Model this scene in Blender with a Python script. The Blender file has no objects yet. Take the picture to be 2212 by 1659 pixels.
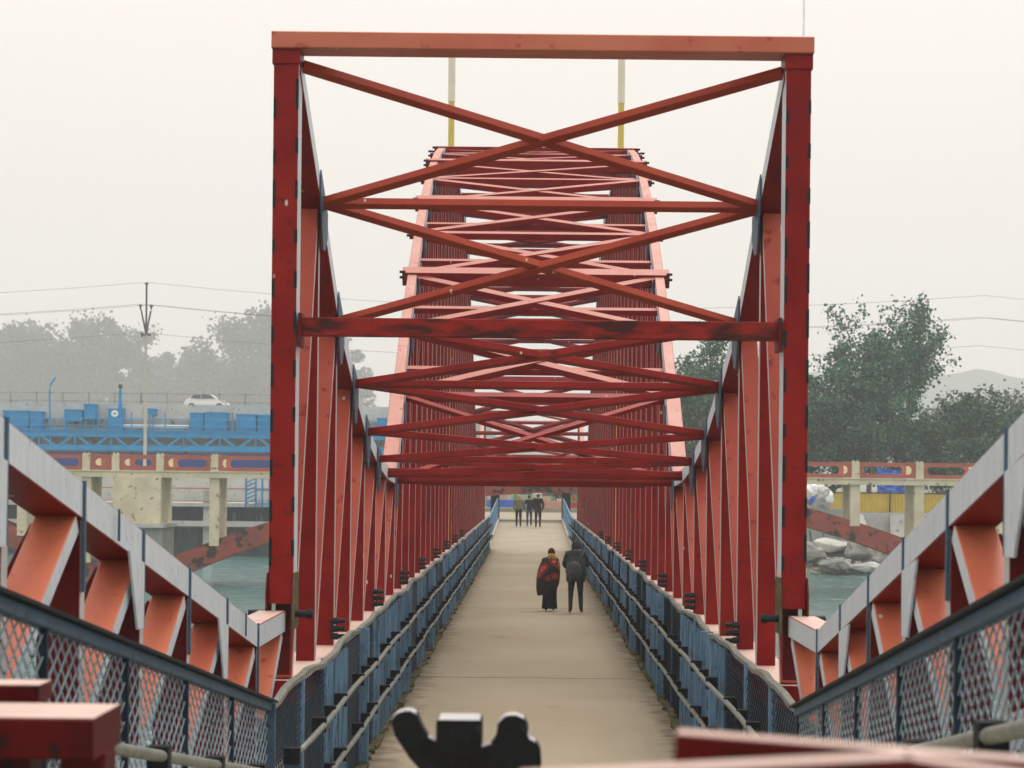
import bpy, bmesh, math, random
from mathutils import Vector, Matrix, noise
random.seed(11)
R = math.radians
SC = bpy.context.scene
COL = SC.collection

# ------------------------------------------------------------------ camera
EYE = 2.9; F = 4000.0; VPX, VPY = 1144.0, 1041.0; ROLL = R(0.6)
cam_d = bpy.data.cameras.new('camera'); cam = bpy.data.objects.new('camera', cam_d); COL.objects.link(cam)
cam.location = (0, 0, EYE); cam.rotation_euler = (R(90), -ROLL, 0)
cam_d.sensor_width = 36; cam_d.lens = 36*F/2212
cam_d.shift_x = -(VPX-1106)/2212; cam_d.shift_y = (VPY-829.5)/2212
cam_d.clip_start = 0.2; cam_d.clip_end = 6000
cam_d.dof.use_dof = True; cam_d.dof.focus_distance = 24; cam_d.dof.aperture_fstop = 4.5
SC.camera = cam

# ------------------------------------------------------------------ sky: overcast, brighter overhead
W = bpy.data.worlds.new('World'); SC.world = W; W.use_nodes = True
nt = W.node_tree; nt.nodes.clear()
def N(t, **k):
    n = nt.nodes.new(t)
    for a, b in k.items(): setattr(n, a, b)
    return n
out = N('ShaderNodeOutputWorld'); bg = N('ShaderNodeBackground'); nt.links.new(bg.outputs[0], out.inputs[0])
sky = N('ShaderNodeTexSky'); sky.sky_type = 'NISHITA'; sky.sun_disc = False
SUN_EL, SUN_ROT = R(66), R(25)
sky.sun_elevation = SUN_EL; sky.sun_rotation = SUN_ROT; sky.dust_density = 6; sky.air_density = 1.2
tc = N('ShaderNodeTexCoord'); sp = N('ShaderNodeSeparateXYZ'); nt.links.new(tc.outputs['Generated'], sp.inputs[0])
mx = N('ShaderNodeMath', operation='MAXIMUM'); mx.inputs[1].default_value = 0; nt.links.new(sp.outputs[2], mx.inputs[0])
ma = N('ShaderNodeMath', operation='MULTIPLY_ADD'); ma.inputs[1].default_value = 1.5; ma.inputs[2].default_value = 1.0
nt.links.new(mx.outputs[0], ma.inputs[0])
cl = N('ShaderNodeMixRGB', blend_type='MULTIPLY'); cl.inputs[0].default_value = 1
cl.inputs[1].default_value = (7.5, 6.78, 6.18, 1); nt.links.new(ma.outputs[0], cl.inputs[2])
mxs = N('ShaderNodeMixRGB'); mxs.inputs[0].default_value = 0.93
nt.links.new(sky.outputs[0], mxs.inputs[1]); nt.links.new(cl.outputs[0], mxs.inputs[2])
nt.links.new(mxs.outputs[0], bg.inputs[0]); bg.inputs[1].default_value = 0.080

sun_d = bpy.data.lights.new('sun', 'SUN'); sun = bpy.data.objects.new('sun', sun_d); COL.objects.link(sun)
sun_d.energy = 1.5; sun_d.angle = R(25); sun_d.color = (1, 0.95, 0.88)
sd = Vector((math.sin(SUN_ROT)*math.cos(SUN_EL), math.cos(SUN_ROT)*math.cos(SUN_EL), math.sin(SUN_EL)))
sun.rotation_euler = sd.to_track_quat('Z', 'Y').to_euler(); sun.location = (0, 0, 60)
vs = SC.view_settings; vs.view_transform = 'Standard'; vs.look = 'None'; vs.gamma = 1; vs.exposure = 0.43; vs.use_curve_mapping = False
SC.cycles.use_denoising = True; SC.cycles.max_bounces = 6; SC.cycles.volume_bounces = 1
SC.cycles.diffuse_bounces = 3; SC.cycles.glossy_bounces = 3; SC.cycles.transparent_max_bounces = 8

# ------------------------------------------------------------------ helpers
def px(x, y, d):
    a, b = x-VPX, y-VPY; c, s = math.cos(ROLL), math.sin(ROLL)
    return Vector(((a*c+b*s)*d/F, d, EYE-(-a*s+b*c)*d/F))
def wloc(o):
    v = Vector((0, 0, 0))
    while o is not None:
        v += o.location; o = o.parent
    return v
class MB:
    """collects pieces in world coordinates; build() links them as one mesh object"""
    def __init__(s): s.v = []; s.f = []; s.m = []
    def add(s, vs_, fs, mi=0):
        o = len(s.v); s.v += [tuple(p) for p in vs_]
        for i, f in enumerate(fs):
            s.f.append(tuple(o+k for k in f)); s.m.append(mi[i] if isinstance(mi, (list, tuple)) else mi)
        return s
    def beam(s, a, b, w, h, up=(0, 0, 1), c=0.0, mi=0, inner=None, mi2=1):
        a, b = Vector(a), Vector(b); d = (b-a).normalized(); u = Vector(up)
        sd_ = d.cross(u)
        if sd_.length < 1e-5: sd_ = d.cross(Vector((0, 1, 0)))
        sd_.normalize(); u = sd_.cross(d).normalized()
        W2, H2 = w/2, h/2
        if c > 0:
            pr = [(W2, -H2+c), (W2, H2-c), (W2-c, H2), (-W2+c, H2), (-W2, H2-c), (-W2, -H2+c), (-W2+c, -H2), (W2-c, -H2)]
        else:
            pr = [(W2, -H2), (W2, H2), (-W2, H2), (-W2, -H2)]
        n = len(pr); vs_ = [a+sd_*p+u*q for p, q in pr]+[b+sd_*p+u*q for p, q in pr]
        fs = []; ms = []
        for i in range(n):
            j = (i+1) % n; fs.append((i, j, n+j, n+i)); m_ = mi
            if inner is not None:
                e = (vs_[j]-vs_[i]).normalized(); nn = d.cross(e)
                if nn.dot(Vector(inner)) > 0.8: m_ = mi2
            ms.append(m_)
        fs.append(tuple(range(n-1, -1, -1))); fs.append(tuple(range(n, 2*n))); ms += [mi, mi]
        return s.add(vs_, [f[::-1] for f in fs], ms)
    def box(s, lo, hi, c=0.0, mi=0):
        lo, hi = Vector(lo), Vector(hi); m = (lo+hi)/2
        return s.beam((m.x, m.y, lo.z), (m.x, m.y, hi.z), hi.x-lo.x, hi.y-lo.y, (0, 1, 0), c, mi)
    def tube(s, pts, r, n=8, mi=0, r2=None):
        pts = [Vector(p) for p in pts]; k = len(pts); vs_ = []; fs = []
        for i, p in enumerate(pts):
            d = (pts[min(i+1, k-1)]-pts[max(i-1, 0)]).normalized()
            x = d.cross(Vector((0, 0, 1)));
            if x.length < 1e-3: x = d.cross(Vector((0, 1, 0)))
            x.normalize(); y = x.cross(d)
            rr = r if r2 is None else r+(r2-r)*i/(k-1)
            vs_ += [p+(x*math.cos(2*math.pi*j/n)+y*math.sin(2*math.pi*j/n))*rr for j in range(n)]
        for i in range(k-1):
            for j in range(n):
                q = (j+1) % n; fs.append((i*n+j, (i+1)*n+j, (i+1)*n+q, i*n+q))
        fs.append(tuple(range(n))); fs.append(tuple((k-1)*n+j for j in range(n-1, -1, -1)))
        return s.add(vs_, fs, mi)
    def prism(s, poly, off, mi=0):
        """poly: list of 3D points, extruded by vector off"""
        off = Vector(off); p = [Vector(q) for q in poly]; n = len(p)
        fs = [tuple(range(n-1, -1, -1)), tuple(range(n, 2*n))]+[(i, (i+1) % n, n+(i+1) % n, n+i) for i in range(n)]
        return s.add(p+[q+off for q in p], fs, mi)
    def loft(s, rings, mi=0, cap=True):
        n = len(rings[0]); vs_ = [p for r in rings for p in r]; fs = []
        for i in range(len(rings)-1):
            for j in range(n):
                q = (j+1) % n; fs.append((i*n+j, i*n+q, (i+1)*n+q, (i+1)*n+j))
        if cap:
            fs.append(tuple(range(n-1, -1, -1))); fs.append(tuple((len(rings)-1)*n+j for j in range(n)))
        return s.add(vs_, fs, mi)
    def build(s, name, mats, parent=None, smooth=False, loc=None):
        L = wloc(parent) if parent else Vector(loc or (0, 0, 0))
        me = bpy.data.meshes.new(name)
        me.from_pydata([tuple(Vector(p)-L) for p in s.v], [], s.f)
        for m in (mats if isinstance(mats, (list, tuple)) else [mats]): me.materials.append(m)
        me.polygons.foreach_set('material_index', s.m)
        if smooth: me.polygons.foreach_set('use_smooth', [True]*len(s.f))
        o = bpy.data.objects.new(name, me); COL.objects.link(o); o.parent = parent
        if not parent: o.location = L
        return o
def tag(o, label=None, cat=None, group=None, kind=None):
    if label: o['label'] = label
    if cat: o['category'] = cat
    if group: o['group'] = group
    if kind: o['kind'] = kind
    return o
def thing(name, loc, label, cat, group=None):
    o = bpy.data.objects.new(name, None); COL.objects.link(o); o.location = loc; o.empty_display_size = 0.3
    return tag(o, label, cat, group)

# ------------------------------------------------------------------ materials
def mat(name, c1, c2=None, scale=3.0, rough=0.5, spec=0.5, c3=None, s3=25, t3=0.68, metal=0.0, bump=0.0, stretch=(1, 1, 1), detail=6, lo=0.35, hi=0.65, drops=False, bscale=60):
    m = bpy.data.materials.new(name); m.use_nodes = True; t = m.node_tree; b = t.nodes['Principled BSDF']
    def n(ty, **k):
        q = t.nodes.new(ty)
        for a, v in k.items(): setattr(q, a, v)
        return q
    b.inputs['Roughness'].default_value = rough; b.inputs['Specular IOR Level'].default_value = spec; b.inputs['Metallic'].default_value = metal
    g = n('ShaderNodeNewGeometry'); mp = n('ShaderNodeMapping'); mp.inputs['Scale'].default_value = stretch
    t.links.new(g.outputs['Position'], mp.inputs[0])
    def nz(sc, de=detail):
        q = n('ShaderNodeTexNoise'); q.inputs['Scale'].default_value = sc; q.inputs['Detail'].default_value = de; t.links.new(mp.outputs[0], q.inputs[0]); return q
    def ramp(src, a, z):
        q = n('ShaderNodeMapRange'); q.inputs[1].default_value = a; q.inputs[2].default_value = z; t.links.new(src, q.inputs[0]); return q.outputs[0]
    col = None
    if c2 is None: b.inputs['Base Color'].default_value = (*c1, 1)
    else:
        mxx = n('ShaderNodeMixRGB'); mxx.inputs[1].default_value = (*c1, 1); mxx.inputs[2].default_value = (*c2, 1)
        t.links.new(ramp(nz(scale).outputs[0], lo, hi), mxx.inputs[0]); col = mxx.outputs[0]
        if c3 is not None:
            q = n('ShaderNodeMixRGB'); t.links.new(col, q.inputs[1]); q.inputs[2].default_value = (*c3, 1)
            t.links.new(ramp(nz(s3, 8).outputs[0], t3, t3+0.06), q.inputs[0]); col = q.outputs[0]
        if drops:
            vo = n('ShaderNodeTexVoronoi'); vo.inputs['Scale'].default_value = 3.6; dm = n('ShaderNodeMapping'); dm.inputs['Scale'].default_value = (1, 1, 0.5); t.links.new(g.outputs['Position'], dm.inputs[0]); t.links.new(dm.outputs[0], vo.inputs[0])
            q = n('ShaderNodeMixRGB'); t.links.new(col, q.inputs[1]); q.inputs[2].default_value = (0.62, 0.5, 0.45, 1)
            t.links.new(ramp(vo.outputs['Distance'], 0.058, 0.036), q.inputs[0]); col = q.outputs[0]
        t.links.new(col, b.inputs['Base Color'])
    if bump > 0:
        bp = n('ShaderNodeBump'); bp.inputs['Strength'].default_value = bump; bp.inputs['Distance'].default_value = 0.02
        t.links.new(nz(bscale).outputs[0], bp.inputs['Height']); t.links.new(bp.outputs[0], b.inputs['Normal'])
    return m
RED = mat('red_paint', (0.18, 0.0035, 0.0035), (0.265, 0.011, 0.007), 1.7, 0.42, 0.15, (0.13, 0.009, 0.008), 11, 0.63, bump=0.05, drops=True)
DRED = mat('red_paint_shaded', (0.085, 0.004, 0.005), (0.12, 0.006, 0.006), 2.5, 0.5, 0.18, (0.05, 0.01, 0.01), 12, 0.66)  # dark copy of the red; shade on the approach verticals is in the colour
ORANGE = mat('red_paint_lit', (0.54, 0.155, 0.080), (0.48, 0.105, 0.055), 1.8, 0.5, 0.5, (0.40, 0.05, 0.03), 9, 0.64, bump=0.08, drops=True)  # lit copy of the red: sky light on diagonals and top beam painted in
MORANGE = mat('red_paint_lit_main', (0.40, 0.075, 0.045), (0.34, 0.048, 0.030), 1.5, 0.5, 0.3, (0.24, 0.02, 0.014), 8, 0.62, bump=0.08, drops=True)  # lit copy of the red for the main diagonals, sky light in the colour
BRACE = mat('red_brace_lit', (0.35, 0.046, 0.018), (0.29, 0.028, 0.011), 1.6, 0.5, 0.18, (0.22, 0.02, 0.012), 9, 0.66, bump=0.06, drops=True)  # lighter red for the first overhead braces, their light painted in
MPINK = mat('strut_lit_top', (0.38, 0.115, 0.085), (0.34, 0.085, 0.06), 2.5, 0.5, 0.4, (0.34, 0.06, 0.045), 9, 0.64)  # painted sky light for the upper faces of arch struts and braces
CPINK = mat('chord_lit_top', (0.47, 0.23, 0.19), (0.42, 0.17, 0.135), 2.5, 0.5, 0.4, (0.32, 0.09, 0.065), 9, 0.62)  # sky sheen on the arch chord's upper face, painted as colour
PINK = mat('flange_lit_top', (0.60, 0.44, 0.39), (0.56, 0.38, 0.33), 2.5, 0.5, 0.5, (0.40, 0.20, 0.16), 9, 0.64, bump=0.05)  # painted sky reflection for upward faces of bottom and approach chords
MESHM = mat('dark_mesh_steel', (0.010, 0.020, 0.034), (0.018, 0.036, 0.060), 9, 0.5, 0.2)
MESHL = mat('steel_blue_mesh', (0.20, 0.28, 0.35), (0.27, 0.35, 0.41), 9, 0.45, 0.5, (0.03, 0.05, 0.07), 30, 0.6)
SHEET = mat('mottled_blue_sheet', (0.12, 0.24, 0.38), (0.035, 0.08, 0.135), 5, 0.55, 0.4, (0.012, 0.018, 0.025), 16, 0.60, stretch=(1, 2, 0.35), bump=0.15)
RUSTBEAM = mat('rust_streaked_red', (0.28, 0.016, 0.012), (0.055, 0.012, 0.010), 2.2, 0.7, 0.2, (0.02, 0.01, 0.01), 30, 0.6, lo=0.40, hi=0.60, stretch=(1.5, 1, 5.5), bump=0.2)
GREY = mat('grey_steel', (0.52, 0.58, 0.64), (0.60, 0.65, 0.70), 7, 0.45, 0.5, (0.30, 0.36, 0.42), 22, 0.62, stretch=(1, 3, 0.5), bump=0.08)  # grey tone, also on member faces towards the centre line
EDGE = mat('pale_edge', (0.45, 0.42, 0.42), (0.52, 0.50, 0.50), 5, 0.5)  # paler tone on member faces towards the centre line
BLUE = mat('blue_rail_paint', (0.028, 0.072, 0.125), (0.045, 0.11, 0.18), 9, 0.5, 0.5, (0.02, 0.03, 0.04), 18, 0.62, bump=0.1)
LBLUE = mat('pale_blue_paint', (0.15, 0.29, 0.45), (0.095, 0.20, 0.33), 14, 0.5, 0.5, (0.05, 0.09, 0.13), 40, 0.60, stretch=(1, 1, 0.6), bump=0.1)
BLACKM = mat('black_iron', (0.005, 0.006, 0.008), (0.012, 0.018, 0.024), 20, 0.5, 0.2)
PIPE = mat('galvanised_pipe', (0.20, 0.21, 0.18), (0.12, 0.14, 0.13), 12, 0.45, 0.5, (0.35, 0.30, 0.16), 26, 0.64)
DARKWEB = mat('dark_girder_web', (0.012, 0.018, 0.026), (0.02, 0.03, 0.045), 4, 0.6, 0.3)
DECK = mat('deck_concrete', (0.30, 0.255, 0.18), (0.36, 0.315, 0.235), 0.35, 0.85, 0.2, (0.25, 0.21, 0.15), 1.3, 0.66, stretch=(1, 0.7, 1), bump=0.1, lo=0.3, hi=0.7)
def edge_stain(m):
    t = m.node_tree; b = t.nodes['Principled BSDF']; src = b.inputs['Base Color'].links[0].from_socket
    g = t.nodes.new('ShaderNodeNewGeometry'); sx = t.nodes.new('ShaderNodeSeparateXYZ'); t.links.new(g.outputs['Position'], sx.inputs[0])
    def M(op, a, v):
        q = t.nodes.new('ShaderNodeMath'); q.operation = op; t.links.new(a, q.inputs[0])
        if isinstance(v, float): q.inputs[1].default_value = v
        else: t.links.new(v, q.inputs[1])
        return q.outputs[0]
    d = M('ABSOLUTE', M('SUBTRACT', sx.outputs[0], 0.10), 0.0)
    mp = t.nodes.new('ShaderNodeMapping'); mp.inputs['Scale'].default_value = (1.2, 1.6, 1); t.links.new(g.outputs['Position'], mp.inputs[0])
    n = t.nodes.new('ShaderNodeTexNoise'); n.inputs['Scale'].default_value = 2.2; n.inputs['Detail'].default_value = 7; t.links.new(mp.outputs[0], n.inputs[0])
    k = M('ADD', M('MULTIPLY', M('SUBTRACT', d, 1.45), 2.0), M('MULTIPLY', M('SUBTRACT', n.outputs[0], 0.5), 1.8))
    r = t.nodes.new('ShaderNodeMapRange'); r.inputs[1].default_value = 0.0; r.inputs[2].default_value = 0.8; t.links.new(k, r.inputs[0])
    x = t.nodes.new('ShaderNodeMixRGB'); t.links.new(r.outputs[0], x.inputs[0]); t.links.new(src, x.inputs[1]); x.inputs[2].default_value = (0.09, 0.068, 0.038, 1)
    t.links.new(x.outputs[0], b.inputs['Base Color'])
edge_stain(DECK)
KERB = mat('pale_kerb', (0.50, 0.45, 0.38), (0.38, 0.34, 0.28), 4, 0.8, 0.2)
MOSS = mat('mossy_edge', (0.06, 0.065, 0.035), (0.14, 0.13, 0.07), 9, 0.9, 0.1, bump=0.3)
YEL = mat('yellow_pole', (0.60, 0.48, 0.06), (0.66, 0.54, 0.10), 4, 0.45)
CREAMP = mat('cream_pole', (0.80, 0.74, 0.62), (0.74, 0.68, 0.57), 4, 0.5)
CREAM = mat('cream_plaster', (0.70, 0.64, 0.47), (0.58, 0.52, 0.37), 1.2, 0.85, 0.2, (0.22, 0.22, 0.14), 3.0, 0.62, bump=0.3, bscale=8)
PARAPET = mat('brick_red_plaster', (0.42, 0.13, 0.085), (0.35, 0.10, 0.07), 2, 0.8, 0.2, (0.22, 0.07, 0.05), 6, 0.62, bump=0.2, bscale=10)
ARCHM = mat('weathered_red_arch', (0.34, 0.075, 0.05), (0.20, 0.06, 0.045), 1.1, 0.85, 0.2, (0.035, 0.028, 0.022), 1.6, 0.55, bump=0.4, bscale=6)
CONC = mat('grey_concrete', (0.34, 0.35, 0.33), (0.24, 0.26, 0.25), 0.7, 0.9, 0.2, (0.08, 0.10, 0.09), 2.0, 0.60, stretch=(1, 1, 0.3), bump=0.3, bscale=8)
PALEC = mat('pale_concrete', (0.52, 0.53, 0.50), (0.42, 0.44, 0.42), 0.9, 0.9, 0.2, (0.2, 0.22, 0.2), 3, 0.62, bump=0.2, bscale=8)
DAMB = mat('dam_blue', (0.002, 0.20, 0.44), (0.004, 0.25, 0.52), 1.5, 0.6, 0.15)
DAMD = mat('dam_dark_blue', (0.004, 0.035, 0.22), (0.006, 0.05, 0.28), 1, 0.7, 0.15)
SLUICE = mat('dark_sluice_opening', (0.05, 0.075, 0.085), (0.03, 0.045, 0.055), 1.2, 0.7, 0.2, (0.16, 0.19, 0.19), 3, 0.62, stretch=(1, 1, 0.3))  # dark tone standing for the shade inside the sluice openings
CONCP = mat('pale_grey_pole', (0.52, 0.50, 0.46), (0.44, 0.43, 0.40), 3, 0.7)
WHITE = mat('white_paint', (0.78, 0.78, 0.78), (0.70, 0.71, 0.72), 3, 0.35)
CARW = mat('white_car_paint', (0.80, 0.80, 0.80), None, rough=0.25)
GLASS = mat('dark_window', (0.10, 0.12, 0.14), None, rough=0.1)
BLK = mat('black_rubber', (0.012, 0.012, 0.013), None, rough=0.7)
YFEN = mat('yellow_sheet', (0.62, 0.46, 0.03), (0.55, 0.38, 0.03), 1.5, 0.6)
TARP = mat('blue_tarp', (0.02, 0.09, 0.50), (0.03, 0.14, 0.62), 2.5, 0.5, bump=0.5, bscale=3)
ROCK = mat('bank_rock', (0.34, 0.34, 0.31), (0.16, 0.17, 0.155), 0.7, 0.9, 0.2, (0.06, 0.08, 0.06), 2.2, 0.58, bump=0.8, bscale=5)
SOIL = mat('bank_soil', (0.20, 0.19, 0.15), (0.12, 0.14, 0.09), 0.5, 0.95, 0.1, (0.30, 0.29, 0.26), 1.5, 0.6, bump=0.5, bscale=4)
LAND = mat('far_land', (0.09, 0.10, 0.06), (0.13, 0.12, 0.08), 0.05, 0.95, 0.1)
BARK = mat('bark', (0.10, 0.085, 0.065), (0.16, 0.14, 0.11), 6, 0.9, 0.1)
ASPH = mat('asphalt', (0.06, 0.06, 0.06), (0.05, 0.05, 0.05), 2, 0.9, 0.2)
WIRE = mat('wire_metal', (0.10, 0.10, 0.11), None, rough=0.6)

def leafmat(name, c1, c2, c3):
    m = bpy.data.materials.new(name); m.use_nodes = True; t = m.node_tree; b = t.nodes['Principled BSDF']
    g = t.nodes.new('ShaderNodeNewGeometry'); n1 = t.nodes.new('ShaderNodeTexNoise'); n1.inputs['Scale'].default_value = 0.6; n1.inputs['Detail'].default_value = 3
    t.links.new(g.outputs['Position'], n1.inputs[0])
    r = t.nodes.new('ShaderNodeMapRange'); r.inputs[1].default_value = 0.35; r.inputs[2].default_value = 0.65; t.links.new(n1.outputs[0], r.inputs[0])
    x = t.nodes.new('ShaderNodeMixRGB'); x.inputs[1].default_value = (*c1, 1); x.inputs[2].default_value = (*c2, 1); t.links.new(r.outputs[0], x.inputs[0])
    y = t.nodes.new('ShaderNodeMixRGB'); y.inputs[2].default_value = (*c3, 1); t.links.new(x.outputs[0], y.inputs[1])
    r2 = t.nodes.new('ShaderNodeMapRange'); r2.inputs[1].default_value = 0.55; r2.inputs[2].default_value = 1.0; t.links.new(g.outputs['Random Per Island'], r2.inputs[0])
    t.links.new(r2.outputs[0], y.inputs[0]); t.links.new(y.outputs[0], b.inputs['Base Color'])
    b.inputs['Roughness'].default_value = 0.6; b.inputs['Specular IOR Level'].default_value = 0.12
    return m
LEAF1 = leafmat('leaf_green', (0.013, 0.085, 0.068), (0.024, 0.115, 0.078), (0.14, 0.25, 0.12))
LEAF2 = leafmat('leaf_dark', (0.008, 0.068, 0.056), (0.020, 0.096, 0.064), (0.16, 0.24, 0.09))
LEAF3 = leafmat('leaf_far', (0.03, 0.06, 0.04), (0.045, 0.075, 0.05), (0.07, 0.09, 0.05))

def watermat():
    m = bpy.data.materials.new('teal_water'); m.use_nodes = True; t = m.node_tree; b = t.nodes['Principled BSDF']
    b.inputs['Base Color'].default_value = (0.10, 0.23, 0.22, 1); b.inputs['Roughness'].default_value = 0.12
    g = t.nodes.new('ShaderNodeNewGeometry'); mp = t.nodes.new('ShaderNodeMapping'); mp.inputs['Scale'].default_value = (0.8, 1.6, 1); t.links.new(g.outputs['Position'], mp.inputs[0])
    n1 = t.nodes.new('ShaderNodeTexNoise'); n1.inputs['Scale'].default_value = 0.9; n1.inputs['Detail'].default_value = 6; n1.inputs['Distortion'].default_value = 0.6; t.links.new(mp.outputs[0], n1.inputs[0])
    bp = t.nodes.new('ShaderNodeBump'); bp.inputs['Strength'].default_value = 0.9; bp.inputs['Distance'].default_value = 0.35; t.links.new(n1.outputs[0], bp.inputs['Height']); t.links.new(bp.outputs[0], b.inputs['Normal'])
    r = t.nodes.new('ShaderNodeMapRange'); r.inputs[1].default_value = 0.60; r.inputs[2].default_value = 0.72; t.links.new(n1.outputs[0], r.inputs[0])
    x = t.nodes.new('ShaderNodeMixRGB'); x.inputs[1].default_value = (0.045, 0.135, 0.130, 1); x.inputs[2].default_value = (0.34, 0.42, 0.40, 1); t.links.new(r.outputs[0], x.inputs[0]); t.links.new(x.outputs[0], b.inputs['Base Color'])
    return m
WATER = watermat()

# ------------------------------------------------------------------ the setting
XC = 0.07
ZW = -3.0
b = MB(); b.add([(-1400, -200, -4), (1400, -200, -4), (1400, 1400, -4), (-1400, 1400, -4)], [(0, 1, 2, 3)])
tag(b.build('ground', LAND), kind='structure')
b = MB(); b.add([(-400, -150, ZW), (300, -150, ZW), (300, 143.5, ZW), (-400, 143.5, ZW)], [(0, 1, 2, 3)])
tag(b.build('water', WATER), kind='structure')

def grid(name, m, x0, x1, nx, y0, y1, ny, fz):
    b = MB(); vs_ = []
    for j in range(ny+1):
        for i in range(nx+1):
            x = x0+(x1-x0)*i/nx; y = y0+(y1-y0)*j/ny; vs_.append((x, y, fz(x, y)))
    b.add(vs_, [(j*(nx+1)+i, j*(nx+1)+i+1, (j+1)*(nx+1)+i+1, (j+1)*(nx+1)+i) for j in range(ny) for i in range(nx)])
    return tag(b.build(name, m), kind='structure')
def sm(a, b_, x):
    t = max(0, min(1, (x-a)/(b_-a))); return t*t*(3-2*t)
def bankz(x, y):
    n_ = noise.noise(Vector((x*0.5, y*0.5, 0)))*0.5+noise.noise(Vector((x*1.3, y*1.3, 5)))*0.25
    shore = 121+1.2*math.sin(x*0.35)
    z = -4.2+1.6*sm(shore-2, shore+2, y)+1.9*sm(shore+1, 131, y)+1.7*sm(131.2, 132, y)+n_*sm(shore-2, shore+1, y)*(1-0.9*sm(129.5, 131, y))
    w = sm(-6.5, -3.5, x)
    return -4.2*(1-w)+z*w
grid('riverbank', SOIL, -7, 90, 130, 117, 210, 110, bankz)
# embankment carrying the far road on the left and land behind
def embz(x, y):
    w = 1-sm(-14, -2, x)
    return -3.0+(12.35*sm(163, 170, y)+19*sm(200, 700, y))*w+3.6*sm(150, 175, y)*(1-w)
grid('embankment', LAND, -620, 260, 60, 160, 1100, 90, embz)
b = MB(); b.add([(-320, 171, 9.45), (-15, 171, 9.45), (-15, 184, 9.45), (-320, 184, 9.45)], [(0, 1, 2, 3)]); tag(b.build('road', ASPH), kind='structure')
def hill(name, x0, x1, y, h, seed, dip):
    b = MB(); n = 90; vs_ = []
    for i in range(n+1):
        x = x0+(x1-x0)*i/n; u = i/n
        hh = h*(dip(u))*(0.9+0.22*noise.noise(Vector((x*0.004, seed, 0)))+0.06*noise.noise(Vector((x*0.03, seed, 3)))+0.035*noise.noise(Vector((x*0.12, seed, 9))))
        vs_ += [(x, y-120, -4), (x, y-50, hh*0.55), (x, y, hh), (x, y+90, -4)]
    fs = []
    for i in range(n):
        for k in range(3): fs.append((i*4+k, i*4+4+k, i*4+5+k, i*4+1+k))
    b.add(vs_, fs); return tag(b.build(name, LEAF3), kind='structure')
hill('hills', 60, 1000, 1290, 88, 3.1, lambda u: sm(0, 0.16, u)*(0.85+0.25*math.sin(u*5)))
hill('hills', -650, 70, 1290, 98, 8.7, lambda u: 0.35+0.65*math.exp(-((u-0.62)/0.16)**2))
b = MB()
ys = [78.2, 79.5, 92, 105.5, 106.6]; zs = [-0.02, 0.0, 0.36, 0.72, 0.72]
for i in range(4):
    b.add([(XC-1.9, ys[i], zs[i]), (XC+1.9, ys[i], zs[i]), (XC+1.9, ys[i+1], zs[i+1]), (XC-1.9, ys[i+1], zs[i+1]),
           (XC-1.9, ys[i], zs[i]-0.5), (XC+1.9, ys[i], zs[i]-0.5), (XC+1.9, ys[i+1], zs[i+1]-0.5), (XC-1.9, ys[i+1], zs[i+1]-0.5)],
          [(0, 1, 2, 3), (0, 3, 7, 4), (1, 5, 6, 2), (7, 6, 5, 4)])
PATH = mat('pale_path', (0.31, 0.275, 0.21), (0.275, 0.245, 0.185), 0.5, 0.85, 0.2, (0.36, 0.32, 0.25), 2, 0.62, bump=0.1)
b.add([(XC-6, 106.6, 0.70), (XC+6, 106.6, 0.70), (XC+14, 150, 0.76), (XC-6.4, 150, 0.76)], [(0, 1, 2, 3)])
pth = tag(b.build('path', PATH), kind='structure')
tag(MB().box((XC-6.2, 106.55, -4.5), (XC+6.2, 152, 0.68)).build('causeway', CONC), kind='structure')
for s in (-1, 1):
    k = MB()
    for i in range(3):
        k.beam((XC+s*1.83, ys[i+0], zs[i]+0.07), (XC+s*1.83, ys[i+1], zs[i+1]+0.07), 0.16, 0.2, c=0.01)
    k.build('kerb', KERB, pth)

# ------------------------------------------------------------------ the footbridge
BR = thing('footbridge', (XC, 14, 0), 'long red steel truss footbridge with blue mesh railings over the river', 'bridge')
XT = 2.06; XA = 2.13                                   # truss plane from the centre line
P = 1.6; NP = 40; Y0 = 15.0
fall = [6.25, 5.38, 4.46, 3.93, 3.46, 3.17, 3.00, 2.93]
def chz(k):
    k = min(k, NP-k)
    if k <= 7: return fall[k]
    u = abs(47-(Y0+P*k))/20.8
    return 2.9+7.8*(1-u**2.2)
ZB = 1.28                                   # top of the bottom chord
nodes = [(Y0+P*k, chz(k)) for k in range(NP+1)]
def yaw(y): return -0.028*max(0, 13.4-y)   # the approach turns a little to the left
def npz(y): return 1.76+0.217*max(0, 13.4-y)

# deck
yy = 12.4
dk = MB().box((XC-1.85, 12.4, -0.42), (XC+1.85, 79, -0.14)).build('deck_girder', DARKWEB, BR)
while yy < 78.9:
    e = min(yy+15.0, 79.0)
    MB().box((XC-1.80, yy+0.03, -0.12), (XC+1.80, e-0.03, 0.0), c=0.008).build('deck_slab', DECK, dk); yy = e
rp = MB()
def rampz(y): return max(0, min(1.3, (12.4-y)*0.185))
pr = [12.4-0.0, 5.4, -3.0]
for i in range(2):
    ya, yb = pr[i], pr[i+1]; za, zb = rampz(ya), rampz(yb); xa, xb = XC+yaw(ya), XC+yaw(yb)
    v = []
    for (y, z, x) in ((ya, za, xa), (yb, zb, xb)):
        v += [(x-1.8, y, z-0.015), (x+1.8, y, z-0.015), (x+1.8, y, z-0.3), (x-1.8, y, z-0.3)]
    rp.add(v, [(0, 1, 5, 4)[::-1], (3, 2, 6, 7), (0, 4, 7, 3), (1, 2, 6, 5), (4, 5, 6, 7), (3, 2, 1, 0)])
rp.build('ramp_slab', DECK, BR)
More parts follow.
